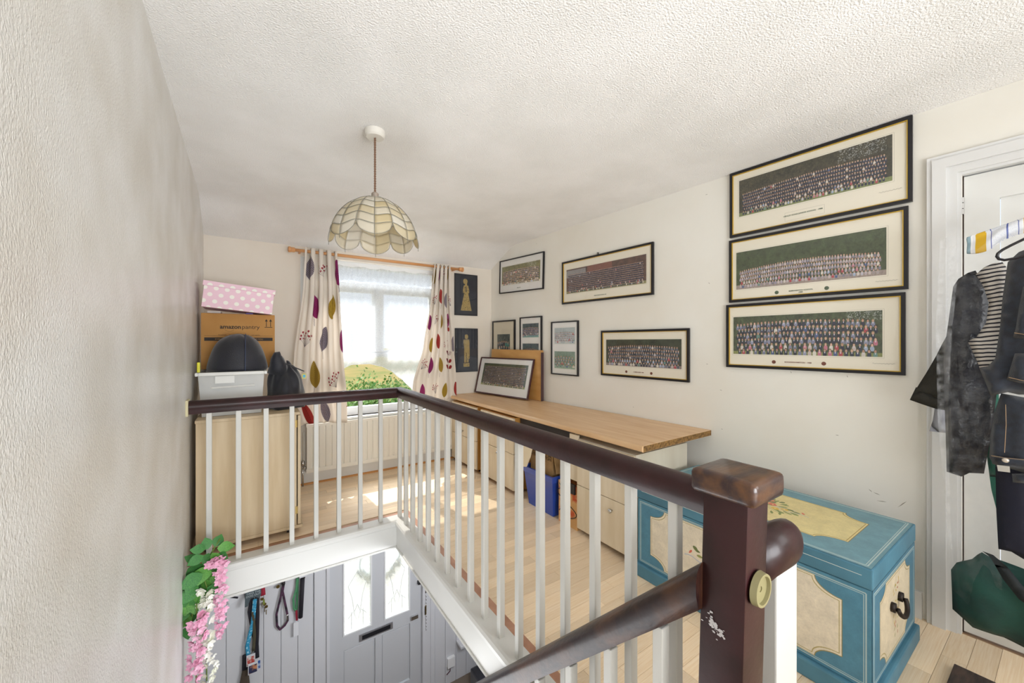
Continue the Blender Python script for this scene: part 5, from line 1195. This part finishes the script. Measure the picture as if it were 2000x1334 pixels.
n.links.new(sx.outputs['Y'], m1.inputs[0]); n.links.new(sx.outputs['Z'], m1.inputs[2]); n.links.new(m1.outputs[0], m2_.inputs[0]); n.links.new(m2_.outputs[0], fr_.inputs[0]); n.links.new(fr_.outputs[0], lt.inputs[0]); n.links.new(lt.outputs[0], mc.inputs[0]); n.links.new(mc.outputs[2], b.inputs['Base Color'])
cloth('sleeve', STR, tp, [(1906, 536), (1922, 522), (1940, 514), (1958, 512), (1972, 530), (1972, 600), (1962, 700), (1945, 742), (1920, 735), (1906, 700), (1890, 667), (1908, 657), (1926, 630), (1931, 592), (1921, 560)], 2.37, .018, .004, seed=1)
jk = g_thing('denim_jacket', 'dark denim jacket on a black hanger at the right edge of the door', 'jacket', 1990, 770, 2.29)
cloth('body', DENIM, jk, [(1968, 512), (1990, 492), (2030, 478), (2110, 480), (2110, 775), (2030, 770), (1990, 771), (1968, 766), (1936, 773), (1912, 718), (1930, 715), (1944, 700), (1953, 640), (1958, 580)], 2.30, .035, .012, ff=(10, 2), seed=5)
cloth('pocket_flap', DENIM, jk, [(1998, 560), (2060, 556), (2060, 668), (1978, 660), (1984, 640), (1990, 600)], 2.262, .008, .002, seed=8)
cloth('pocket_flap', DENIM, jk, [(1982, 690), (2060, 690), (2060, 755), (1990, 748), (1966, 742)], 2.258, .008, .002, seed=9)
def stitch(parent, pts, X, r=.0009): 
    bm = bmesh.new(); tube(bm, [onX(u, v, X) for u, v in pts], r, 4); return obj('stitching', bm, STITCH, parent)
stitch(jk, [(1981, 650), (2010, 655), (2050, 657)], 2.249); stitch(jk, [(1970, 737), (2000, 744), (2050, 748)], 2.246)
hg = g_thing('coat_hanger', 'slim black coat hanger inside the collar of the denim jacket', 'hanger', 1985, 508, 2.24)
bm = bmesh.new(); tube(bm, [onX(u, v, 2.245) for u, v in [(2060, 440), (2030, 452), (2000, 467), (1975, 479), (1958, 488), (1949, 495), (1947, 501), (1951, 506), (1962, 508), (1985, 504), (2010, 496), (2060, 484)]], .0045, 8); obj('wire', bm, BLACK, hg, smooth=True)
je = g_thing('jeans', 'folded dark blue jeans with silver waist button below the denim jacket', 'jeans', 1990, 1090, 2.33)
cloth('trouser_leg', NAVYC, je, [(1944, 900), (2040, 915), (2090, 915), (2090, 1140), (2040, 1112), (1998, 1091), (1975, 1078), (1950, 1072), (1946, 1000)], 2.36, .02, .006, seed=11)
cloth('upper', DENIM, je, [(1955, 768), (2010, 778), (2090, 780), (2090, 930), (2040, 928), (1995, 922), (1960, 912), (1940, 906), (1932, 893), (1934, 850), (1944, 800)], 2.33, .03, .008, seed=12)
cloth('waistband', DENIM, je, [(1934, 888), (1960, 893), (2000, 897), (2060, 903), (2060, 923), (2000, 917), (1960, 912), (1938, 906)], 2.298, .008, .001, seed=13)
stitch(je, [(1964, 790), (1965, 830), (1962, 884)], 2.296); stitch(je, [(1936, 890), (1960, 894), (2050, 903)], 2.289)
bm = bmesh.new(); c = onX(1964, 899, 2.285); lathe(bm, [(0, -.006), (.003, -.008), (.008, -.005), (.009, .0), (0, .002)], c, 18, 'x'); obj('button', bm, mat('cream_metal', '#d9cfc2', .3, metal=.5), je, smooth=True)
cloth('care_label', mat('label_white', '#b5b1a8', .7), je, [(1947, 908), (1972, 911), (1973, 923), (1949, 920)], 2.283, .0005, 0)
cloth('second_waistband', DENIM, je, [(1976, 925), (2060, 925), (2060, 950), (1978, 942)], 2.30, .015, .002, seed=14)
ts = thing('green_bag', 'dark green fabric bag wrapped in clear plastic low on the door', 'bag', onX(1930, 1250, 2.40))
DG = mat('bottle_green', '#12463e', .7, col2='#0e2f2e', vs=7, bump=.3, bs=60)
cloth('bag_body', DG, ts, [(1860, 1190), (1857, 1113), (1868, 1099), (1899, 1091), (1910, 1082), (1918, 1078), (1931, 1086), (1960, 1097), (2000, 1111), (2070, 1130), (2070, 1290), (2000, 1266), (1960, 1245), (1900, 1225)], 2.42, .07, .014, ff=(6, 4), seed=15)
cloth('shoulder_strap', mat('dark_strap', '#1c2226', .8), ts, [(1918, 1076), (1934, 1088), (1958, 1130), (1990, 1170), (2060, 1220), (2060, 1190), (1998, 1145), (1970, 1110), (1940, 1084)], 2.345, .006, .003, seed=16)
FILM = seemat('clear_film', '#e8ebf0', .035, .08, nscale=26, namp=.03)
_n = FILM.node_tree; _g = [x for x in _n.nodes if x.type == 'BSDF_GLOSSY'][0]; nb = _n.nodes.new('ShaderNodeTexNoise'); nb.inputs['Scale'].default_value = 34; bp = _n.nodes.new('ShaderNodeBump'); bp.inputs['Strength'].default_value = .35; bp.inputs['Distance'].default_value = .004
_tc = _n.nodes.new('ShaderNodeTexCoord'); _mp = _n.nodes.new('ShaderNodeMapping'); _mp.inputs['Scale'].default_value = (1, 1, .35); _n.links.new(_tc.outputs['Object'], _mp.inputs[0]); _n.links.new(_mp.outputs[0], nb.inputs[0]); _n.links.new(nb.outputs[0], bp.inputs['Height']); _n.links.new(bp.outputs[0], _g.inputs['Normal'])
FILM2 = seemat('film_edge', '#eef1f5', .10, .12, nscale=30, namp=.10)
fb = thing('garment_bag', 'clear crinkled plastic garment bag hanging over the black dress', 'garment bag', onX(1880, 1180, 2.385))
cloth('film', FILM, fb, [(1836, 462), (1850, 450), (1868, 447), (1884, 470), (1903, 492), (1940, 462), (1975, 440), (2040, 420), (2040, 500), (1985, 500), (1955, 520), (1950, 760), (1945, 920), (1952, 1000), (1960, 1190), (1900, 1190), (1858, 1150), (1846, 1000), (1838, 850), (1830, 700), (1833, 580)], 2.385, .0005, .016, ff=(14, 3), step=.014, seed=21)
cloth('film_side', FILM2, fb, [(1836, 470), (1866, 455), (1872, 520), (1860, 640), (1852, 800), (1856, 1000), (1862, 1100), (1846, 1000), (1832, 820), (1828, 640)], 2.36, .0005, .014, ff=(30, 3), step=.010, seed=23)
# towel folded over the top rail of hooks
tw = canvas(420, 120, '#e4e6ea'); 
for x, w_, c in ((0, 26, '#8fa9b5'), (26, 8, '#f2f2f2'), (48, 40, '#d9ae2c'), (110, 5, '#5663a5'), (190, 6, '#4c5c9f'), (232, 4, '#4c5c9f'), (262, 40, '#d9ae2c'), (318, 8, '#40506a'), (330, 30, '#4f7f7a'), (372, 40, '#d9ae2c')): tw[:, x:x+w_] = srgb(c)
for k in range(1200): q = (RNG.integers(0, 120), RNG.integers(120, 255)); tw[q[0], q[1]] = srgb('#9aa3c4')
tt = thing('beach_towel', 'folded white towel with yellow and blue bands hung at door top right', 'towel', onX(1960, 500, 2.44))
bm = bmesh.new(); uv = bm.loops.layers.uv.new('UVMap'); A = [Vector(onX(1889, 464, 2.44)), Vector(onX(2075, 400, 2.44))]; NI, NJ = 36, 16; G = []
for i in range(NI+1):
    t = i/NI; p = A[0].lerp(A[1], t); row = []
    for j in range(NJ+1):
        s_ = j/NJ; q = (s_-.12)*PI*1.6
        if s_ < .2: off = Vector((.012-.02*math.sin(s_/.2*PI/2), 0, -.008*(1-math.sin(s_/.2*PI/2))))
        else: off = Vector((-.008-.006*math.sin(s_*9+t*8), .004*math.sin(t*20), -(s_-.2)*.085*(1+.2*math.sin(t*9))))
        row.append(bm.verts.new(p+off))
    G.append(row)
for i in range(NI):
    for j in range(NJ):
        f = bm.faces.new((G[i][j], G[i][j+1], G[i+1][j+1], G[i+1][j]))
        for l_, (a, b_) in zip(f.loops, ((i, j), (i, j+1), (i+1, j+1), (i+1, j))): l_[uv].uv = (a/NI, 1-b_/NJ)
o = obj('towel_cloth', bm, imgmat('towel_print', tw, .9), tt, smooth=True); o.modifiers.new('t', 'SOLIDIFY').thickness = .004
bm = bmesh.new(); P_ = [Vector(onX(u, v, 2.46)) for u, v in ((1895, 468), (2075, 407))]; tube(bm, P_, .006, 8)
for x in (.35, .85):
    p = P_[0].lerp(P_[1], x); box(bm, p.x-.004, wallX(.2)+.016, p.y-.006, p.y+.006, p.z-.004, p.z+.004)
hrk = obj('hook_rail', bm, CHROME); tag(hrk, 'slim metal hook rail on the door carrying the towel and clothes', 'hook rail')
dw = obj('dark_plank', BX(1.86, 2.33, .18, .285, FL+.001, FL+.02, bev=.004), mat('dark_old_wood', '#4a3a33', .7, col2='#2b2220', vs=14, stretch=(1, 5, 1), bump=.4, bs=60)); tag(dw, 'dark rough flat board lying on the floor before the right-hand door', 'board')

# ------------------------------------------------------------------ outside
GZ = -3.95
def terrain():
    bm = bmesh.new(); G = []; xs = [-90+180*i/60 for i in range(61)]; ys = [4.8+(j/50)**2.2*170 for j in range(51)]
    for x in xs: G.append([bm.verts.new((x, y_, GZ+.25*noise.noise((x*.15, y_*.15, 1))+max(0, (y_-60)*.012))) for y_ in ys])
    for i in range(60):
        for j in range(50): bm.faces.new((G[i][j], G[i+1][j], G[i+1][j+1], G[i][j+1]))
    return bm
o = struct('ground', terrain(), mat('meadow', '#75792f', .95, col2='#9c8544', vs=.35, stretch=(1, .5, 1), bump=.5, bs=3), smooth=True)
LG = [mat('hedge_leaf', '#4c7a2c', .7, col2='#8fb35a', vs=3), mat('white_blossom', '#e9ece4', .8)]
def bushes(name, spots, nleaf, m, size, label=None, cat=None, flower=0):
    bm = bmesh.new(); rr = random.Random(11)
    for k in range(nleaf):
        cx_, cy_, r_, h_ = rr.choice(spots); a = rr.uniform(0, 2*PI); e_ = math.asin(rr.uniform(0, 1)); q = rr.uniform(.8, 1.05)
        q *= 1+.2*noise.noise((cx_+math.cos(a)*2, cy_+math.sin(a)*2, e_*2))
        p = Vector((cx_+math.cos(a)*math.cos(e_)*r_*q, cy_+math.sin(a)*math.cos(e_)*r_*q, GZ+math.sin(e_)*h_*q)); s_ = size*rr.uniform(.6, 1.3)
        n_ = Vector((rr.gauss(0, 1), rr.gauss(0, 1)-.6, rr.gauss(0, 1)+.8)).normalized(); t = n_.orthogonal().normalized()*s_; u_ = n_.cross(t).normalized()*s_*.6
        bm.faces.new([bm.verts.new(p+t), bm.verts.new(p+u_), bm.verts.new(p-t), bm.verts.new(p-u_)])
    o_ = obj(name, bm, m, kind='stuff'); tag(o_, label, cat); return o_
sp_ = [(random.uniform(.3, 5.2), random.uniform(8.8, 10.8), random.uniform(.8, 1.2), random.uniform(2.7, 3.15)) for _ in range(26)]
bushes('hedge', sp_, 42000, LG[0], .045, 'leafy green hedge below the window outside', 'hedge')
bushes('blossom', sp_, 2600, LG[1], .025, 'small white blossom scattered over the hedge outside', 'blossom')
for k in range(5):
    x = -30+k*24+random.uniform(-3, 3); y_ = 95+random.uniform(-8, 8); r_ = random.uniform(5, 8)
    bm = bmesh.new(); bmesh.ops.create_icosphere(bm, subdivisions=4, radius=1)
    for v in bm.verts: v.co = Vector((x, y_, GZ+2.2))+Vector((v.co.x*r_, v.co.y*r_*.6, v.co.z*random.choice((1,))*(3.6+k % 3)))*(1+.25*noise.noise(v.co*2.2+Vector((k, 0, 0)))+.08*noise.noise(v.co*8))
    o = obj('distant_tree', bm, mat('distant_tree_green', '#6d8060', .9, col2='#8a9a78', vs=.4), smooth=True); tag(o, ['leftmost', 'second from left', 'middle', 'second from right', 'rightmost'][k]+' of the hazy skyline trees beyond the window', 'tree', 'skyline trees')
